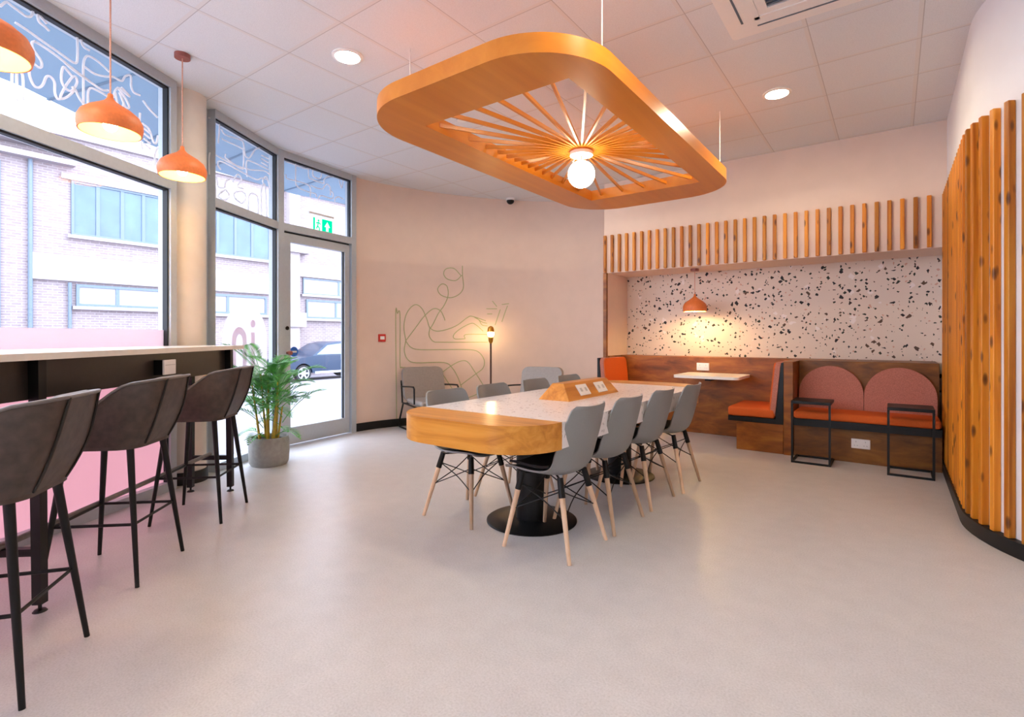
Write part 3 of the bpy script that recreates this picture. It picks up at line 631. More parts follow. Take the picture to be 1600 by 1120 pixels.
for y in (-1.36, 1.28):
    for s in (1, -1):
        w = obj('wheel', tube(B(), (s*0.62, y, 0.3), (s*0.82, y, 0.3), 0.3, n=32), 'tyre', car)
        bm = tube(B(), (s*0.80, y, 0.3), (s*0.826, y, 0.3), 0.09, n=20)
        for k in range(6):
            a = 2*PI*k/6; rot = Matrix.Rotation(a, 4, 'X')
            box(bm, Vector((s*0.823, y, 0.3)) + rot @ Vector((0, 0.13, 0)), (0.012, 0.17, 0.06), rot=rot)
        ring = [(s*0.822, y + 0.21*math.cos(R(q)), 0.3 + 0.21*math.sin(R(q))) for q in range(0, 360, 12)]
        path(bm, ring, 0.016, 6, closed=True); obj('hub_cap', bm, 'alloy', w)

# ================================================================== timber battens
def batten_bm(h, w=0.034, d=0.04):
    bm = B(); box(bm, (0, 0, h/2), (d if h > 1 else w, w if h > 1 else d, h)); return bm
cl = thing('batten_cladding', 'short vertical pine battens spaced along the wall above the alcove', 'wall cladding', (0, 0, 0))
proto = None
for i in range(34):
    x = -3.06 + i * (0.27 + 3.06) / 33
    if proto is None: proto = o = obj('batten', batten_bm(0.485), 'slat', cl, bevel=0.004, seg=1)
    else: o = proto.copy(); COL.objects.link(o)
    o.parent = cl; o.location = (x, 6.28 - 0.02, 2.035)
cl2 = thing('batten_cladding', 'tall pine battens following the curved white wall at right', 'wall cladding', (0, 0, 0))
proto = None
def along(s):
    """plan point and heading on the right-hand wall, s measured from the alcove corner"""
    L1 = 6.26 - arc_c[1]
    if s < L1: return (0.40, 6.26 - s), 0.0
    a = (s - L1) / arc_r
    return (arc_c[0] - arc_r*math.cos(a), arc_c[1] - arc_r*math.sin(a)), a
for i in range(26):
    s = 0.075 + i * 0.1015
    (x, y), a = along(s)
    if proto is None: proto = o = obj('batten', batten_bm(2.42), 'slat', cl2, bevel=0.004, seg=1)
    else: o = proto.copy(); COL.objects.link(o)
    o.parent = cl2; o.location = (x - 0.02*math.cos(a), y - 0.02*math.sin(a), 0.085); o.rotation_euler = (0, 0, a)
tp = tag(obj('alcove_post', box2(B(), -3.075, -3.03, 6.235, 6.28, 0.0, 2.03), 'panel', smooth=0), 'slim dark timber post framing the left edge of the alcove', 'post')

# ================================================================== alcove seating
pn = thing('wall_panelling', 'reddish plywood panelling around the booth in the alcove', 'panelling', (-1.9, 6.6, 0))
obj('rear_panel', box2(B(), -1.13, 1.0, 0.02, 0.295, 0, 0.945), 'panel', pn, smooth=0, bevel=0.003, seg=1)
obj('side_panel', box2(B(), -1.13, -1.10, -0.32, 0.02, 0, 0.945), 'panel', pn, smooth=0, bevel=0.003, seg=1)
obj('partition', box2(B(), 1.0, 1.085, -0.70, 0.295, 0, 0.945), 'panel', pn, smooth=0, bevel=0.003, seg=1)
def booth(name, label, loc, rz):
    """local: seat faces +X, bench runs along Y; width 0.68"""
    t = thing(name, label, 'booth seat', loc, rz, 'booth benches')
    w0, w1 = -0.34, 0.34
    obj('base', box2(B(), 0, 0.45, w0, w1, 0, 0.30), 'panel', t, smooth=0, bevel=0.003, seg=1)
    obj('seat_board', box2(B(), 0.0, 0.535, w0, w1, 0.30, 0.35), 'black', t, smooth=0)
    obj('seat_cushion', box2(B(), 0.08, 0.54, w0, w1, 0.35, 0.45), 'orange_fabric', t, bevel=0.025, seg=3)
    prof = [(0.0,0.35),(0.075,0.35),(0.02,0.93),(0.0,0.93)]
    bm = B(); a = [bm.verts.new((x, w0, z)) for x, z in prof]; b = [bm.verts.new((x, w1, z)) for x, z in prof]
    bm.faces.new(a); bm.faces.new(b)
    for k in range(4): bm.faces.new((a[k], a[(k+1) % 4], b[(k+1) % 4], b[k]))
    obj('back_support', bm, 'black', t, smooth=0)
    bm = B(); pl = rrect(w0+0.01, w1-0.01, 0.36, 0.925, 0.07)
    def bp(u, v, d): return Vector((0.085 - (v-0.35)*0.095 + d, u, v))
    prism_map(bm, pl, bp, 0.0, 0.06)
    o = obj('backrest', bm, 'orange_fabric', t, bevel=0.018, seg=3)
    bm = B(); prism_map(bm, rrect(w0+0.004, w1-0.004, 0.358, 0.93, 0.07), bp, -0.004, 0.045); e = obj('backrest_edge', bm, 'pink_fabric', t, bevel=0.008, seg=2); e['label'] = 'dusty pink back and edge of the backrest'
    return t
bs = booth('booth_bench', 'orange and pink booth bench at the left end of the alcove', (-3.0, 6.26, 0), 0.0)
bs2 = dup(bs, (-0.905, 6.26, 0), PI, 'orange and pink booth bench against the partition right of the wall table')
bt = thing('booth_table', 'small pale table fixed to the wall between the booth seats', 'table', (-1.72, 6.6, 0))
def rotx(o): return o
obj('tabletop', plate(B(), rrect(-0.35, 0.37, -0.62, 0.0, 0.06), [], 0.725, 0.755), 'counter', bt, bevel=0.006)
bm = box2(B(), -0.03, 0.03, -0.45, 0.02, 0.69, 0.725); obj('bracket', bm, 'black', bt, smooth=0)

bq = thing('banquette', 'built-in bench with two arched dusty pink back cushions beside the battens', 'bench', (-0.225, 6.3, 0))
x0, x1 = -0.588, 0.572
obj('base', box2(B(), x0, x1, -0.37, 0.0, 0, 0.32), 'bench_ply', bq, smooth=0, bevel=0.003, seg=1)
obj('rear_panel', box2(B(), x0, x1, 0.0, 0.59, 0, 0.945), 'bench_ply', bq, smooth=0, bevel=0.003, seg=1)
obj('plinth', box2(B(), x0+0.005, x1-0.005, -0.46, 0.0, 0.32, 0.39), 'black', bq, smooth=0)
obj('seat_cushion', box2(B(), x0+0.01, x1-0.01, -0.47, -0.015, 0.39, 0.465), 'orange_fabric', bq, bevel=0.025, seg=3)
for cx in (-0.296, 0.272):
    r = 0.282; poly = [(cx - r, 0.46)] + [(cx - r*math.cos(R(a)), 0.615 + r*math.sin(R(a))) for a in range(0, 181, 6)] + [(cx + r, 0.46)]
    obj('back_cushion', prism_map(B(), poly, lambda u, v, d: Vector((u, d, v)), -0.085, -0.004), 'pink_fabric', bq, bevel=0.02, seg=3)

def c_table(label, loc):
    t = thing('side_table', label, 'side table', loc, 0, 'black frame side tables'); w, h, d, b = 0.325, 0.59, 0.335, 0.018
    obj('tabletop', box2(B(), 0, w, 0, d, h-0.028, h), 'black', t, smooth=0, bevel=0.002, seg=1)
    bm = B(); box2(bm, 0, w, 0, b, 0, b); box2(bm, 0, b, b, d, 0, b); box2(bm, w-b, w, b, d, 0, b); box2(bm, b, w-b, d-b, d, 0, b)
    obj('base_frame', bm, 'black', t, smooth=0)
    for x in (0, w-b): obj('leg', box2(B(), x, x+b, 0, b, b, h-0.028), 'black', t, smooth=0)
    return t
st1 = c_table('black metal side table at the left end of the pink bench by the partition', (-0.79, 5.59, 0))
dup(st1, (-0.045, 5.565, 0), 0, 'black metal side table at the right end of the pink bench by the battens')

# ================================================================== wall fittings
def plate_thing(name, label, cat, c, w, h, face, kind):
    """flat electrical plate on a wall; face = outward yaw of local -Y"""
    t = thing(name, label, cat, c, face)
    obj('plate', box2(B(), -w/2, w/2, -0.012, 0, -h/2, h/2), 'white_plastic', t, bevel=0.003)
    bm = B()
    if kind == 'double':
        for cx in (-w/4, w/4):
            box2(bm, cx-0.004, cx+0.004, -0.0135, -0.011, 0.012, 0.026); box2(bm, cx-0.016, cx-0.006, -0.0135, -0.011, -0.02, -0.013); box2(bm, cx+0.006, cx+0.016, -0.0135, -0.011, -0.02, -0.013)
        obj('socket_holes', bm, 'grey_plastic', t, smooth=0)
        bm = B()
        for cx in (-0.008, 0.008): box2(bm, cx-0.005, cx+0.005, -0.016, -0.011, 0.012, 0.03)
        obj('switch', bm, 'white_plastic', t, smooth=0)
    else:
        box2(bm, -w*0.3, w*0.3, -0.0135, -0.011, -0.003, 0.003); obj('seam', bm, 'dark_slot', t, smooth=0)
    return t
plate_thing('wall_socket', 'white double socket on the panelling above the small wall table', 'socket', (-1.905, 6.62, 0.826), 0.15, 0.092, 0, 'double')
plate_thing('wall_socket', 'white double socket on the bench front between the side tables', 'socket', (-0.25, 5.93, 0.185), 0.15, 0.09, 0, 'double')
fc = thing('fire_call_point', 'small red fire alarm call point on the curved wall', 'fire alarm', (-5.452, 4.53, 1.18), R(78))
obj('housing', box2(B(), -0.05, 0.05, -0.05, 0.0, -0.05, 0.05), 'red_plastic', fc, bevel=0.006)
obj('window', box2(B(), -0.03, 0.03, -0.0525, -0.049, -0.02, 0.022), 'white_plastic', fc, smooth=0)
bm = B(); tube(bm, (-5.425, 4.56, 1.235), (-5.425, 4.56, CEIL-0.005), 0.009, n=8)
tag(obj('cable_conduit', bm, 'wall_beige'), 'thin painted conduit rising from the fire call point to the ceiling', 'conduit')

# mural painted on the curved wall
crv = [Vector((x, y, 0)) for x, y in curve]; cs = [0.0]
for p, q in zip(crv, crv[1:]): cs.append(cs[-1] + (q-p).length)
def wallpt(s, z, d):
    for i in range(len(cs)-1):
        if s <= cs[i+1] or i == len(cs)-2:
            u = (s - cs[i]) / (cs[i+1]-cs[i]); p = crv[i].lerp(crv[i+1], u); t = (crv[i+1]-crv[i]).normalized()
            v = p + Vector((t.y, -t.x, 0)) * d; return Vector((v.x, v.y, z))
bm = B()
for l in MURAL:
    pts = smooth_pts([(s, z, 0) for s, z in l], 5)
    for p, q in zip(pts, pts[1:]):
        if (q-p).length < 1e-5: continue
        e = (q-p).normalized(); nx, nz = -e.y*0.0055, e.x*0.0055; ex = e*0.003
        cor = [(p.x-ex.x+nx, p.y-ex.y+nz), (p.x-ex.x-nx, p.y-ex.y-nz), (q.x+ex.x-nx, q.y+ex.y-nz), (q.x+ex.x+nx, q.y+ex.y+nz)]
        prism_map(bm, cor, wallpt, 0.001, 0.004)
tag(obj('wall_drawing', bm, 'green_line', smooth=0), 'sage green single line drawing of a seated figure with a laptop on the curved wall', 'wall art')

# ================================================================== ceiling fittings
def downlight(label, x, y):
    t = thing('ceiling_downlight', label, 'downlight', (x, y, CEIL), 0, 'round recessed downlights')
    obj('trim_ring', lathe(B(), [(0.086,-0.001),(0.108,-0.001),(0.108,-0.009),(0.086,-0.014)], 36, closed=True), 'white_plastic', t)
    obj('diffuser', lathe(B(), [(0.0,-0.006),(0.087,-0.006)], 36), 'downlight', t)
    return t
dl = downlight('round downlight in the ceiling near the window pillar, left of the orange ring', -3.15, 2.32)
dup(dl, (-0.775, 4.76, CEIL), 0, 'round downlight in the ceiling over the alcove side, right of the orange ring')
dup(dl, (-3.17, 4.73, CEIL), 0, 'round downlight seen through the spokes of the orange ring')
for x, y in ((-0.775, 2.36), (-3.15, 0.0), (-0.775, 0.0), (1.6, 2.36), (1.6, 0.0), (-0.775, -2.4), (1.6, -2.4)):  # unseen downlights, added on the same spacing to light the room
    dup(dl, (x, y, CEIL), 0, 'added round downlight in the ceiling out of view')
ac = thing('air_conditioner', 'square white air conditioning cassette in the ceiling tiles', 'air conditioner', (-0.40, 3.24, CEIL))
bm = B(); plate(bm, rrect(-0.47, 0.47, -0.47, 0.47, 0.03), [rrect(-0.215, 0.215, -0.215, 0.215, 0.01)[::-1]], -0.022, -0.001)
obj('fascia', bm, 'white_plastic', ac, smooth=20, bevel=0.0)
bm = B()
for k in range(14): box(bm, (0, -0.2 + k*0.03, -0.014), (0.43, 0.012, 0.012))
box2(bm, -0.215, 0.215, -0.215, 0.215, -0.008, -0.001); obj('grille', bm, 'frame_grey', ac, smooth=0)
for k in range(4):
    rot = Matrix.Rotation(k*PI/2, 4, 'Z'); bm = B(); box(bm, rot @ Vector((0, 0.31, -0.024)), (0.60, 0.08, 0.006), rot=rot); obj('air_vane', bm, 'white_plastic', ac, smooth=0)
    bm = B(); box(bm, rot @ Vector((0, 0.375, -0.023)), (0.60, 0.012, 0.004), rot=rot); obj('outlet_slot', bm, 'frame_grey', ac, smooth=0)
cam_ = thing('security_camera', 'small black dome camera under the ceiling by the curved wall', 'camera', (-4.50, 6.12, CEIL))
obj('base', lathe(B(), [(0.0,0),(0.062,0),(0.062,-0.03),(0.0,-0.03)], 24), 'white_plastic', cam_)
obj('dome', lathe(B(), [(0.055,-0.03)] + [(0.055*math.cos(R(a)), -0.035-0.05*math.sin(R(a))) for a in range(0, 91, 15)], 24), 'black', cam_)
sm = thing('smoke_detector', 'small white detector on the ceiling seen through the orange ring', 'detector', (-3.19, 3.59, CEIL))
obj('body', lathe(B(), [(0,0),(0.05,0),(0.045,-0.03),(0,-0.035)], 24), 'white_plastic', sm); obj('vents', lathe(B(), [(0.047,-0.012),(0.0495,-0.012),(0.048,-0.022),(0.046,-0.022)], 24, closed=True), 'dark_slot', sm)
sp_ = thing('ceiling_speaker', 'flat round white speaker grille in the ceiling above the orange ring', 'speaker', (-2.22, 3.36, CEIL))
obj('grille', lathe(B(), [(0,-0.008),(0.115,-0.008),(0.13,-0.004),(0.13,0)], 40), 'white_plastic', sp_); obj('trim_ring', lathe(B(), [(0.13,0),(0.14,0),(0.14,-0.008),(0.13,-0.008)], 40, closed=True), 'wire', sp_)

# ring luminaire over the table
HX, HY, ZB, ZT = -1.94, 3.56, 2.59, 2.69
rg = thing('ring_luminaire', 'orange timber ring pendant with radial spokes and a glowing globe over the long table', 'pendant light', (HX, HY, ZB))
hx0, hx1, hy0, hy1 = -2.50-HX, -1.412-HX, 2.45-HY, 4.80-HY
outer = rrect(-2.815-HX, -1.195-HX, 2.06-HY, 5.27-HY, 0.47, 20); inner = [(hx0,hy0),(hx0,hy1),(hx1,hy1),(hx1,hy0)]
obj('frame', plate(B(), outer, [inner], 0.0, ZT-ZB), 'ring', rg, smooth=20)
for k in range(36):
    a = R(k*10); dx, dy = math.cos(a), math.sin(a)
    ts = [((hx1 if dx > 0 else hx0)/dx) if abs(dx) > 1e-6 else 9, ((hy1 if dy > 0 else hy0)/dy) if abs(dy) > 1e-6 else 9]; t = min(ts) + 0.004
    bm = B(); box(bm, ((0.06+t)/2*dx, (0.06+t)/2*dy, 0.05), (t-0.06, 0.015, 0.026), rot=Matrix.Rotation(a, 4, 'Z'))
    obj('spoke', bm, 'ring', rg, smooth=0)
obj('hub', lathe(B(), [(0,0.075),(0.085,0.075),(0.085,0.025),(0,0.025)], 32), 'ring', rg)
obj('canopy', lathe(B(), [(0,0.025),(0.088,0.025),(0.088,0.0),(0,0.0)], 32), 'white_plastic', rg)
obj('stem', tube(B(), (0,0,0.0), (0,0,-0.045), 0.006), 'copper_rose', rg)
obj('globe', lathe(B(), [(0.103*math.sin(R(a)), -0.143+0.103*math.cos(R(a))) for a in range(0, 181, 8)], 32), 'globe', rg)
for x, y in ((-1.25, 2.52), (-1.25, 4.85), (-2.72, 2.52), (-2.72, 4.85)):
    obj('suspension_wire', tube(B(), (x-HX, y-HY, ZT-ZB), (x-HX, y-HY, CEIL-ZB), 0.004, n=6), 'wire', rg)

# terracotta pendants
def pendant(name, label, loc, ztop, rs=1.0, group=None, bulb='bulb'):
    """loc: centre of the shade rim"""
    t = thing(name, label, 'pendant light', loc, 0, group)
    pr = [(0.012,0.215),(0.016,0.19),(0.030,0.172),(0.060,0.152),(0.100,0.128),(0.135,0.098),(0.152,0.062),(0.153,0.036),(0.146,0.0)]
    inn = [(r-0.006, z-0.005 if z > 0.01 else z) for r, z in pr[::-1] if r > 0.05]
    obj('lamp_shade', lathe(B(), [(r*rs, z) for r, z in pr] + [(0.1405*rs, 0.0), (0.1475*rs, 0.036), (0.146*rs, 0.06), (0.13*rs, 0.093), (0.097*rs, 0.122), (0.05*rs, 0.15), (0.0, 0.16)], 40, cap=False), 'terracotta', t)
    obj('shade_lining', lathe(B(), [(0.1395*rs, 0.001), (0.1465*rs, 0.036), (0.145*rs, 0.06), (0.129*rs, 0.092), (0.096*rs, 0.121), (0.05*rs, 0.149), (0.0, 0.158)], 40, cap=False), 'lamp_inner', t)
    obj('bulb', lathe(B(), [(0, 0.005)] + [(0.034*math.sin(R(a)), 0.04-0.034*math.cos(R(a))) for a in range(15, 150, 15)] + [(0.013, 0.085),(0.013,0.14)], 20), bulb, t)
    obj('cord', tube(B(), (0,0,0.21), (0,0,ztop-loc[2]-0.02), 0.0045, n=8), 'copper_cord', t)
    obj('ceiling_rose', lathe(B(), [(0,ztop-loc[2]),(0.05,ztop-loc[2]),(0.05,ztop-loc[2]-0.03),(0,ztop-loc[2]-0.03)], 28), 'copper_rose', t)
    return t
p3 = pendant('pendant_lamp', 'terracotta pendant lamp hanging in front of the concrete pillar', (-4.084, 1.616, 2.335), CEIL, 1.0, 'terracotta pendants over the counter')
dup(p3, (-3.525, 1.03, 2.335), 0, 'terracotta pendant lamp in front of the big window, second from the pillar')
dup(p3, (-2.965, 0.445, 2.335), 0, 'terracotta pendant lamp cut by the left edge of view')
pendant('pendant_lamp', 'terracotta pendant lamp hanging inside the terrazzo alcove over the small table', (-1.97, 6.5, 1.505), 2.03, 0.92, bulb='bulb_alcove')

# floor lamp
fl = thing('floor_lamp', 'slim brown floor lamp with an amber glowing tip between the lounge chairs', 'floor lamp', (-4.53, 5.70, 0))
obj('base', lathe(B(), [(0,0),(0.13,0),(0.13,0.015),(0.012,0.02),(0,0.02)], 32), 'lamp_pole', fl)
obj('pole', tube(B(), (0,0,0.02), (0,0,1.12), 0.013, n=12), 'lamp_pole', fl)
obj('socket', lathe(B(), [(0.013,1.10),(0.03,1.13),(0.036,1.18),(0.026,1.195),(0,1.195)], 20), 'brass', fl)
obj('bulb', lathe(B(), [(0,1.19)] + [(0.045*math.sin(R(a)), 1.235-0.045*math.cos(R(a))) for a in range(15, 166, 15)] + [(0,1.28)], 20), 'bulb_low', fl)
obj('lamp_shade', lathe(B(), [(0.046,1.262),(0.048,1.29),(0.036,1.33),(0.012,1.345),(0,1.346),(0,1.335),(0.03,1.32),(0.042,1.29),(0.043,1.262)], 24, cap=False), 'brass', fl)

# ================================================================== long table
TX0, TX1, TY0, TY1 = -2.43, -1.40, 2.36, 4.68
TCX, TCY = (TX0+TX1)/2, (TY0+TY1)/2
tb = thing('meeting_table', 'long table with a white speckled top and rounded golden wood ends', 'table', (TCX, TCY, 0))
hx, hy = (TX1-TX0)/2, (TY1-TY0)/2
obj('tabletop', box2(B(), -hx, hx, -hy, hy, 0.61, 0.75), 'table_white', tb, smooth=0, bevel=0.002, seg=1)
def endcap(s):
    d, r = 0.315, 0.315; pts = [(hx, 0.0)]
    for k in range(15): a = R(90*k/14); pts.append((hx - r + r*math.cos(a), d - r + r*math.sin(a)))
    for k in range(15): a = R(90 + 90*k/14); pts.append((-hx + r + r*math.cos(a), d - r + r*math.sin(a)))
    pts.append((-hx, 0.0)); pts = [(x*s, s*(hy + y)) for x, y in pts]
    return prism(B(), pts, 0.608, 0.752)
for s in (-1, 1): obj('end_cap', endcap(s), 'oak', tb, smooth=30, bevel=0.003, seg=1)
for y in (2.84, 4.2):
    p = obj('pedestal', lathe(B(), [(0,0.02),(0.10,0.02),(0.10,0.61),(0,0.61)], 40), 'black', tb); p.location = (0, y-TCY, 0)
    f = obj('base_plate', lathe(B(), [(0,0),(0.295,0),(0.295,0.006),(0.285,0.012),(0.104,0.02),(0,0.02)], 56), 'black', p)
obj('under_rail', box2(B(), -0.2, 0.2, -1.0, 1.0, 0.575, 0.61), 'black', tb, smooth=0)
pb = thing('power_box', 'wooden trapezoid power box standing on the white tabletop', 'power box', (-1.925, 3.53, 0.7505))
bm = B(); w0, w1, h, l0, l1 = 0.125, 0.045, 0.115, 0.40, 0.34
lo = [bm.verts.new(p) for p in ((-w0,-l0,0),(w0,-l0,0),(w0,l0,0),(-w0,l0,0))]; hi = [bm.verts.new(p) for p in ((-w1,-l1,h),(w1,-l1,h),(w1,l1,h),(-w1,l1,h))]
bm.faces.new(lo); bm.faces.new(hi)
for k in range(4): bm.faces.new((lo[k], lo[(k+1) % 4], hi[(k+1) % 4], hi[k]))
obj('body', bm, 'oak_y', pb, smooth=0, bevel=0.002, seg=1)
tilt = math.atan2(h, w0-w1)
for y in (-0.13, 0.15):
    c = Vector((w0 - 0.5*(w0-w1), y, 0.5*h)); nv = Vector((math.sin(tilt), 0, math.cos(tilt)))
    rot = Matrix.Rotation(tilt, 4, 'Y'); bm = B(); box(bm, c + nv*0.004, (0.088, 0.15, 0.008), rot=rot); s = obj('socket_plate', bm, 'white_plastic', pb, smooth=0, bevel=0.002)
    bm = B()
    for dy in (-0.035, 0.035): box(bm, c + nv*0.0085 + Vector((0, dy, 0)), (0.03, 0.028, 0.002), rot=rot)
    obj('socket_holes', bm, 'grey_plastic', s, smooth=0)

# ================================================================== shell chairs
def shell_rows():
    prof = [(0.225,0.432,0.38),(0.205,0.446,0.41),(0.13,0.446,0.435),(0.03,0.436,0.45),(-0.06,0.432,0.455),(-0.125,0.442,0.45),(-0.165,0.475,0.445),(-0.19,0.53,0.44),(-0.21,0.60,0.432),(-0.228,0.67,0.424),(-0.243,0.735,0.413),(-0.254,0.785,0.395),(-0.260,0.812,0.37),(-0.263,0.824,0.32)]
    prof = [tuple(p) for p in smooth_pts(prof, 3)]
    rows = []; n = len(prof); mcount = 15
    for i, (x, z, w) in enumerate(prof):
        t = i/(n-1); row = []
        seat = max(0.0, 1 - t/0.5)
        s = min(1.0, max(0.0, (t-0.12)/0.5)); s = s*s*(3-2*s); s *= 1 - 0.45*max(0.0, (t-0.55)/0.45)
        mid = math.exp(-((t-0.40)/0.20)**2)
        for j in range(mcount):
            v = -1 + 2*j/(mcount-1); c = abs(v)**2.3
            row.append(Vector((x + c*0.075*s, v*w/2, z + c*(0.026*seat + 0.035*mid))))
        rows.append(row)
    return rows
def make_chair(label):
    t = thing('dining_chair', label, 'chair', (0,0,0), 0, 'grey shell chairs at the long table')
    rows = shell_rows()
    obj('seat_shell', grid_solid(B(), rows, 0.010), 'shell', t, smooth=60)
    pad = [[Vector((p.x, p.y*0.84, p.z + 0.006)) for p in r] for r in rows[3:15]]
    obj('seat_pad', grid_solid(B(), [[p + Vector((0,0,0.014)) for p in r] for r in pad], 0.014 if True else 0), 'seat_pad', t, smooth=60)
    F = {}
    for sx in (1, -1):
        for sy in (1, -1):
            top = Vector((0.015 + sx*0.125, sy*0.135, 0.425)); ft = Vector((0.0 + sx*0.215, sy*0.215, 0.0)); d = ft - top
            F[(sx, sy)] = (top, ft)
            obj('leg', tube(B(), top + d*0.13, ft, 0.0165, 0.011, 14), 'beech', t)
    bm = B()
    for (top, ft) in F.values():
        d = ft - top; tube(bm, top + Vector((0,0,0.0)), top + d*0.24, 0.017, 0.019, 12)
        path(bm, [top + Vector((-0.0,0,-0.01)), Vector((0.015, 0, 0.418))], 0.006, 8)
    obj('leg_bracket', bm, 'black', t)
    bm = B()
    order = [(1,1),(1,-1),(-1,-1),(-1,1)]
    for k in range(4):
        a, b = F[order[k]], F[order[(k+1) % 4]]
        for p, q in ((a, b), (b, a)):
            p0 = p[0] + (p[1]-p[0])*0.16; q1 = q[0] + (q[1]-q[0])*0.50
            m = p0.lerp(q1, 0.5) * 1.0; m.x *= 0.86; m.y *= 0.86
            path(bm, smooth_pts([p0, m, q1], 4), 0.0036, 6)
    obj('wire_brace', bm, 'black', t)
    return t
chairs = [
 (-1.585, 2.60, PI, 'nearest grey shell chair on the table side towards the battens, back to the viewer'),
 (-1.565, 3.11, PI, 'second nearest grey shell chair on the table side towards the battens'),
 (-1.550, 3.67, PI, 'third nearest grey shell chair on the table side towards the battens'),
 (-1.510, 4.20, PI, 'farthest grey shell chair on the table side towards the battens, near the alcove'),
 (-2.325, 2.69, 0, 'grey shell chair behind the near wooden table end, legs showing below it'),
 (-2.325, 3.22, 0, 'second nearest grey shell chair on the window side, only its back showing'),
 (-2.325, 3.82, 0, 'grey shell chair third on the window side, its back in front of a lounge chair'),
 (-2.325, 4.40, 0, 'grey shell chair farthest on the window side, its back beside the power box')]
ch0 = make_chair(chairs[0][3]); ch0.location = (chairs[0][0], chairs[0][1], 0); ch0.rotation_euler = (0,0,chairs[0][2])
for x, y, rz, lab in chairs[1:]: dup(ch0, (x, y, 0), rz + random.uniform(-0.03, 0.03), lab)

# ================================================================== window counter
U = Vector((-0.646, 0.763, 0)); N_ = Vector((0.763, 0.646, 0)); P0 = Vector((-3.02, 0.618, 0))
def bp(u, n, z): v = P0 + U*u + N_*n; return Vector((v.x, v.y, z))
bar = thing('window_counter', 'high cream topped counter with black trestle legs along the big window', 'counter', tuple(P0))
def lc(v): return v - P0
wn = seg(Q[1], Q[2])[2]
topp = [bp(-1.5, 0.03, 0), bp(1.985, 0.03, 0), Vector((-4.475, 2.10, 0)), Vector((-4.53, 1.72, 0)), Vector(Q[1] + (0,)) + wn*0.075 + Vector((0,0,0)), Vector((-2.62, -1.18, 0))]
topp = [bp(-1.5, 0.03, 0), bp(1.985, 0.03, 0), Vector((-4.465, 2.06, 0)), Vector((-4.525, 1.70, 0)), Vector(Q[1] + (0,)) + wn*0.08, Vector((-3.0, -0.72, 0))]
obj('worktop', prism(B(), [tuple(lc(p).xy) for p in topp], 1.098, 1.128), 'counter', bar, smooth=0, bevel=0.003, seg=1)
def bbox(bm, u0, u1, n0, n1, z0, z1):
    pts = [lc(bp(u, n, z)) for z in (z0, z1) for u, n in ((u0,n0),(u1,n0),(u1,n1),(u0,n1))]; v = [bm.verts.new(p) for p in pts]
    for f in ((3,2,1,0),(4,5,6,7),(0,1,5,4),(1,2,6,5),(2,3,7,6),(3,0,4,7)): bm.faces.new([v[i] for i in f])
    return bm
obj('apron', bbox(B(), -1.45, 1.80, -0.04, -0.022, 0.925, 1.098), 'black_soft', bar, smooth=0)
for u in (-1.42, 0.0, 1.785):
    for n, nm in ((0.0, 'leg'), (-0.285, 'leg')):
        bm = B(); h = 0.0215
        a = [lc(bp(u + du - 0.0, n + dn, 1.098)) for du, dn in ((-h,-h),(h,-h),(h,h),(-h,h))]; b = [lc(bp(u + du*0.9, n + dn*0.9 + (0.012 if n == 0 else 0.0), 0.035)) for du, dn in ((-h,-h),(h,-h),(h,h),(-h,h))]
        va = [bm.verts.new(p) for p in a]; vb = [bm.verts.new(p) for p in b]; bm.faces.new(va); bm.faces.new(vb)
        for k in range(4): bm.faces.new((va[k], va[(k+1) % 4], vb[(k+1) % 4], vb[k]))
        lg = obj('leg', bm, 'black', bar, smooth=0)
        c = lc(bp(u, n + (0.012 if n == 0 else 0), 0)); obj('levelling_foot', lathe(B(), [(0,0),(0.027,0),(0.02,0.009),(0.007,0.013),(0.007,0.04),(0,0.04)], 18, c=tuple(c)), 'black', lg)
    obj('cross_rail', bbox(B(), u-0.016, u+0.016, -0.27, -0.012, 0.245, 0.277), 'black', bar, smooth=0)
obj('foot_rail', path(B(), [lc(bp(-1.42, -0.142, 0.289)), lc(bp(1.785, -0.142, 0.289))], 0.0145, 14), 'piping', bar)
sk_ = thing('counter_socket', 'pinkish white socket box on the black counter front', 'socket', bp(0.93, -0.022, 1.012), math.atan2(U.y, U.x))
bm = box2(B(), -0.062, 0.062, -0.05, 0.0, -0.045, 0.045); 
obj('back_box', bm, 'black', sk_, smooth=0)
bm = box2(B(), -0.062, 0.062, -0.062, -0.05, -0.045, 0.045); obj('plate', bm, 'white_plastic', sk_, smooth=0, bevel=0.003)
bm = box2(B(), -0.05, 0.05, -0.0635, -0.061, 0.012, 0.016); obj('seam', bm, 'grey_plastic', sk_, smooth=0)

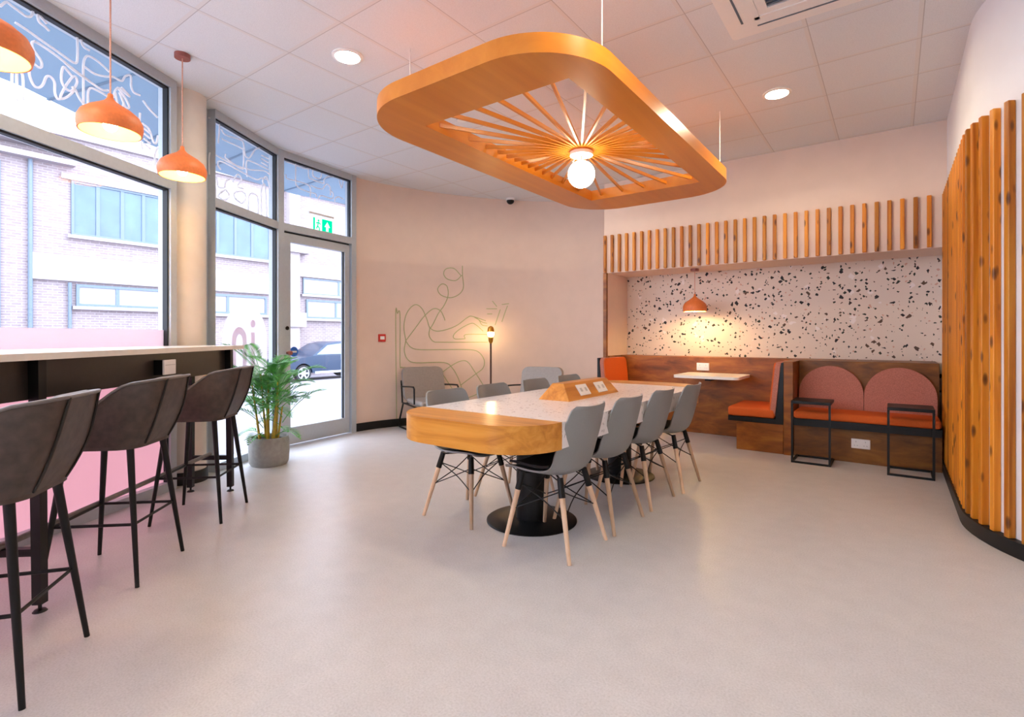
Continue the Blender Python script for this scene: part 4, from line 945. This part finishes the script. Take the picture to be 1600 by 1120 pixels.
# ================================================================== bar stools
def stool_path(n=33, sx=0.235, sy=0.232, back=0.235):
    """plan curve from the front left arm round the back to the front right arm"""
    pts = []
    for k in range(n):
        t = k/(n-1); a = R(-62 + 304*t) if False else None
        pts.append(t)
    return pts
def make_stool(label):
    t = thing('bar_stool', label, 'bar stool', (0,0,0), 0, 'brown bar stools at the counter')
    n = 41
    def plan(tt, k):
        """tt 0..1 along the U; k scale; front +X"""
        w, fr, bk, r = 0.235*k, 0.20*k, 0.225*k, 0.115*k
        segs = [('l', (fr, w), (-bk + r, w)), ('a', (-bk + r, w - r), 90), ('l', (-bk, w - r), (-bk, -w + r)), ('a', (-bk + r, -w + r), 180), ('l', (-bk + r, -w), (fr, -w))]
        Ls = [fr + bk - r, PI*r/2, 2*(w - r), PI*r/2, fr + bk - r]; tot = sum(Ls); s = tt*tot
        for sg3, L in zip(segs, Ls):
            if s <= L + 1e-9:
                u = s/L
                if sg3[0] == 'l': return (sg3[1][0] + (sg3[2][0]-sg3[1][0])*u, sg3[1][1] + (sg3[2][1]-sg3[1][1])*u)
                a = R(sg3[2] + 90*u); return (sg3[1][0] + r*math.cos(a), sg3[1][1] + r*math.sin(a))
            s -= L
        return (fr, -w)
    def topz(x):
        u = min(1.0, max(0.0, (0.035 - x)/0.165)); u = u*u*(3-2*u)
        return 0.842 + 0.123*u + 0.024*min(1.0, max(0.0, (-0.10 - x)/0.12))
    rows = []
    m = 9
    for i in range(m):
        f = i/(m-1); row = []
        for k in range(n):
            x, y = plan(k/(n-1), 1.0); zt = topz(x); z = 0.668 + (zt - 0.668)*f
            hgt = (z - 0.668)/0.34
            sc = 0.80 + 0.20*min(1, f*1.0)**0.7 if True else 1
            sc = 0.84 + 0.16*(1-(1-min(1, hgt*1.6))**2)
            lean = -0.072*max(0, hgt)*(max(0.0, (0.08 - x)/0.30))
            taper = 1.0 - 0.16*max(0, hgt-0.45)/0.55
            row.append(Vector((x*sc + lean, y*sc*taper, z)))
        rows.append(row)
    sh = obj('seat_shell', grid_solid(B(), rows, 0.038), 'leather', t, smooth=55)
    bm = B(); path(bm, [p + Vector((0, 0, 0.001)) for p in rows[-1]], 0.007, 8); obj('top_piping', bm, 'piping', sh)
    bm = B()
    for kk in (16, n-1-16): obj('seam', path(B(), [rows[i][kk] + Vector((-0.003, 0.003 if kk < n/2 else -0.003, 0)) for i in range(m)], 0.005, 6), 'leather_dark', sh)
    bot = [rows[0][k] for k in range(n)]
    obj('under_pan', prism(B(), [(p.x, p.y) for p in bot], 0.652, 0.68), 'leather', t, smooth=30)
    inn = [plan(k/(n-1), 0.80) for k in range(n)]; inn = [(min(x*1.0 + 0.01, 0.20), y) for x, y in inn]
    fr = [(0.225, -0.12), (0.225, 0.12)]
    obj('seat_cushion', prism(B(), inn + fr, 0.675, 0.785), 'leather', t, bevel=0.028, seg=3)
    for sx in (1, -1):
        for sy in (1, -1): obj('leg', tube(B(), (sx*0.143, sy*0.143, 0.66), (sx*0.214, sy*0.214, 0.0), 0.0165, 0.0095, 14), 'black', t)
    q = 0.214 - 0.069*0.29/0.645 - 0.003
    bm = B(); path(bm, [(q,q,0.29),(-q,q,0.29),(-q,-q,0.29),(q,-q,0.29)], 0.0075, 8, closed=True)
    obj('foot_rest', bm, 'black', t)
    return t
st = make_stool('brown leather bar stool nearest the viewer, cut by the left edge')
st.location = (-2.565, 0.385, 0); st.rotation_euler = (0,0,R(-127))
dup(st, (-3.223, 0.97, 0), R(-137), 'brown leather bar stool in the middle of the three, in front of the pink film')
dup(st, (-3.782, 1.613, 0), R(-137), 'brown leather bar stool farthest from the viewer, beside the potted palm')

# ================================================================== lounge chairs
def make_lounge(label):
    """front +X"""
    t = thing('lounge_chair', label, 'armchair', (0,0,0), 0, 'grey lounge chairs by the curved wall')
    obj('seat_cushion', box2(B(), -0.20, 0.33, -0.27, 0.27, 0.335, 0.405), 'armchair', t, bevel=0.03, seg=3)
    bm = B(); pl = rrect(-0.285, 0.285, 0.0, 0.46, 0.085)
    prism_map(bm, pl, lambda u, v, d: Vector((-0.235 - v*0.24 + d, u, 0.355 + v*0.95)), -0.02, 0.05)
    obj('backrest', bm, 'armchair', t, bevel=0.02, seg=3)
    for s in (1, -1):
        bm = B(); y = s*0.30
        path(bm, [(-0.30, y, 0.545), (0.0, y, 0.565), (0.13, y, 0.57), (0.155, y, 0.55), (0.16, y, 0.36)], 0.011, 10); path(bm, [(-0.33, y*0.97, 0.62), (-0.26, y, 0.34), (0.30, y, 0.325)], 0.011, 10)
        obj('armrest', bm, 'black', t)
        bm = B(); path(bm, [(-0.23, y, 0.335), (-0.39, y, 0.06), (-0.37, y, 0.013), (0.30, y, 0.013), (0.26, y, 0.33)], 0.012, 10); obj('sled_leg', bm, 'black', t)
    bm = B(); tube(bm, (-0.23, -0.3, 0.33), (-0.23, 0.3, 0.33), 0.011); tube(bm, (0.28, -0.3, 0.325), (0.28, 0.3, 0.325), 0.011); obj('cross_bar', bm, 'black', t)
    return t
lc1 = make_lounge('grey lounge chair at left under the wall drawing, near the skirting')
lc1.location = (-4.81, 4.83, 0); lc1.rotation_euler = (0,0,R(-22))
dup(lc1, (-3.72, 5.55, 0), R(-80), 'grey lounge chair right of the floor lamp, mostly hidden behind the table')

# ================================================================== potted palm
pp = thing('potted_palm', 'green areca palm in a round grey pot beside the glass door', 'plant', (-4.745, 2.62, 0))
obj('pot', lathe(B(), [(0,0),(0.155,0),(0.172,0.03),(0.178,0.12),(0.176,0.235),(0.166,0.262),(0.152,0.262),(0.148,0.22),(0,0.22)], 48), 'pot', pp)
obj('soil', lathe(B(), [(0,0.222),(0.147,0.222),(0.147,0.230),(0,0.238)], 32), 'soil', pp)
rnd = random.Random(5)
heads = []
bm = B()
for k in range(12):
    a = 2*PI*k/12 + rnd.uniform(-0.3, 0.3); r0 = rnd.uniform(0.02, 0.085); h = rnd.uniform(0.30, 0.62); l = rnd.uniform(0.02, 0.07)
    p0 = Vector((r0*math.cos(a), r0*math.sin(a), 0.23)); p1 = p0 + Vector((l*math.cos(a), l*math.sin(a), h)); heads.append((p1, a))
    path(bm, [p0, p0.lerp(p1, 0.5) + Vector((0,0,0.0)), p1], [0.011, 0.0095, 0.006], 8)
obj('cane', bm, 'cane', pp)
bm = B()
def frond(bm, base, yaw, L, rise, droop, nl=22, lw=0.013):
    d = Vector((math.cos(yaw), math.sin(yaw), 0)); side = Vector((-math.sin(yaw), math.cos(yaw), 0)); pts = []
    for k in range(13):
        u = k/12; pts.append(base + d*(L*0.78*u) + Vector((0,0, L*(rise*u - droop*u*u))))
    path(bm, pts, [0.004*(1-0.7*k/12) for k in range(13)], 5)
    for k in range(nl):
        u = 0.22 + 0.78*(k+1)/nl; i = min(11, int(u*12)); f = u*12 - i; p = pts[i].lerp(pts[i+1], f); tan = (pts[i+1]-pts[i]).normalized()
        ll = L*0.36*math.sin(PI*min(1, 0.18 + 0.78*u))*rnd.uniform(0.85, 1.12)
        for s in (1, -1):
            dr = (side*s*0.7 + tan*0.8 + Vector((0,0,0.22))).normalized(); w = tan.cross(dr).cross(dr).normalized()*lw
            a_ = p; m_ = p + dr*ll*0.5 + Vector((0,0,-ll*0.05)); e_ = p + dr*ll + Vector((0,0,-ll*0.16))
            v = [bm.verts.new(q) for q in (a_, m_ + w*0.5, e_, m_ - w*0.5, m_ + Vector((0,0,0.002)) )]
            bm.faces.new((v[0], v[1], v[4])); bm.faces.new((v[1], v[2], v[4])); bm.faces.new((v[2], v[3], v[4])); bm.faces.new((v[3], v[0], v[4]))
for (p1, a) in heads:
    for q in range(5):
        frond(bm, p1 - Vector((0,0,0.05*q)), a + rnd.uniform(-1.1, 1.1) + q*2.1, rnd.uniform(0.36, 0.54), rnd.uniform(0.55, 1.25), rnd.uniform(0.45, 0.7), 28, 0.0085)
for k in range(4):
    a = 2*PI*k/4 + 0.5; frond(bm, Vector((0.05*math.cos(a), 0.05*math.sin(a), 0.25)), a, 0.33, 0.75, 0.75, 9, 0.02)
obj('foliage', bm, 'leaf', pp, smooth=0)

# ================================================================== light, world, camera
w = bpy.data.worlds.new('overcast_sky'); SC.world = w; w.use_nodes = True
nt = w.node_tree; nt.nodes.clear(); out = nt.nodes.new('ShaderNodeOutputWorld'); bg = nt.nodes.new('ShaderNodeBackground')
tc = nt.nodes.new('ShaderNodeTexCoord'); sp = nt.nodes.new('ShaderNodeSeparateXYZ'); nt.links.new(tc.outputs['Generated'], sp.inputs[0])
rp = ramp(nt, [(0.0, (0.56, 0.62, 0.74, 1)), (0.5, (0.80, 0.88, 1.04, 1)), (1.0, (0.78, 0.88, 1.10, 1))])
mr = nd(nt, 'ShaderNodeMapRange'); mr.inputs['From Min'].default_value = -1; nt.links.new(sp.outputs[2], mr.inputs['Value']); nt.links.new(mr.outputs[0], rp.inputs[0])
nt.links.new(rp.outputs[0], bg.inputs[0]); bg.inputs[1].default_value = 4.9; nt.links.new(bg.outputs[0], out.inputs[0])

cd = bpy.data.cameras.new('camera'); cam = bpy.data.objects.new('camera', cd); COL.objects.link(cam)
cam.location = (0, 0, 1.20); cam.rotation_euler = (PI/2, 0, R(36.15))
cd.sensor_fit = 'HORIZONTAL'; cd.sensor_width = 36.0; cd.lens = 816.0/1600*36.0; cd.shift_y = -34.5/1600; cd.clip_start = 0.05; cd.clip_end = 200
SC.camera = cam
vs = SC.view_settings; vs.view_transform = 'Standard'; vs.look = 'None'; vs.exposure = 0.82; vs.gamma = 1.0; vs.use_curve_mapping = False
cy = SC.cycles; cy.use_denoising = True; cy.max_bounces = 10; cy.diffuse_bounces = 6; cy.glossy_bounces = 4; cy.transparent_max_bounces = 24; cy.caustics_reflective = False; cy.caustics_refractive = False; cy.sample_clamp_indirect = 8.0
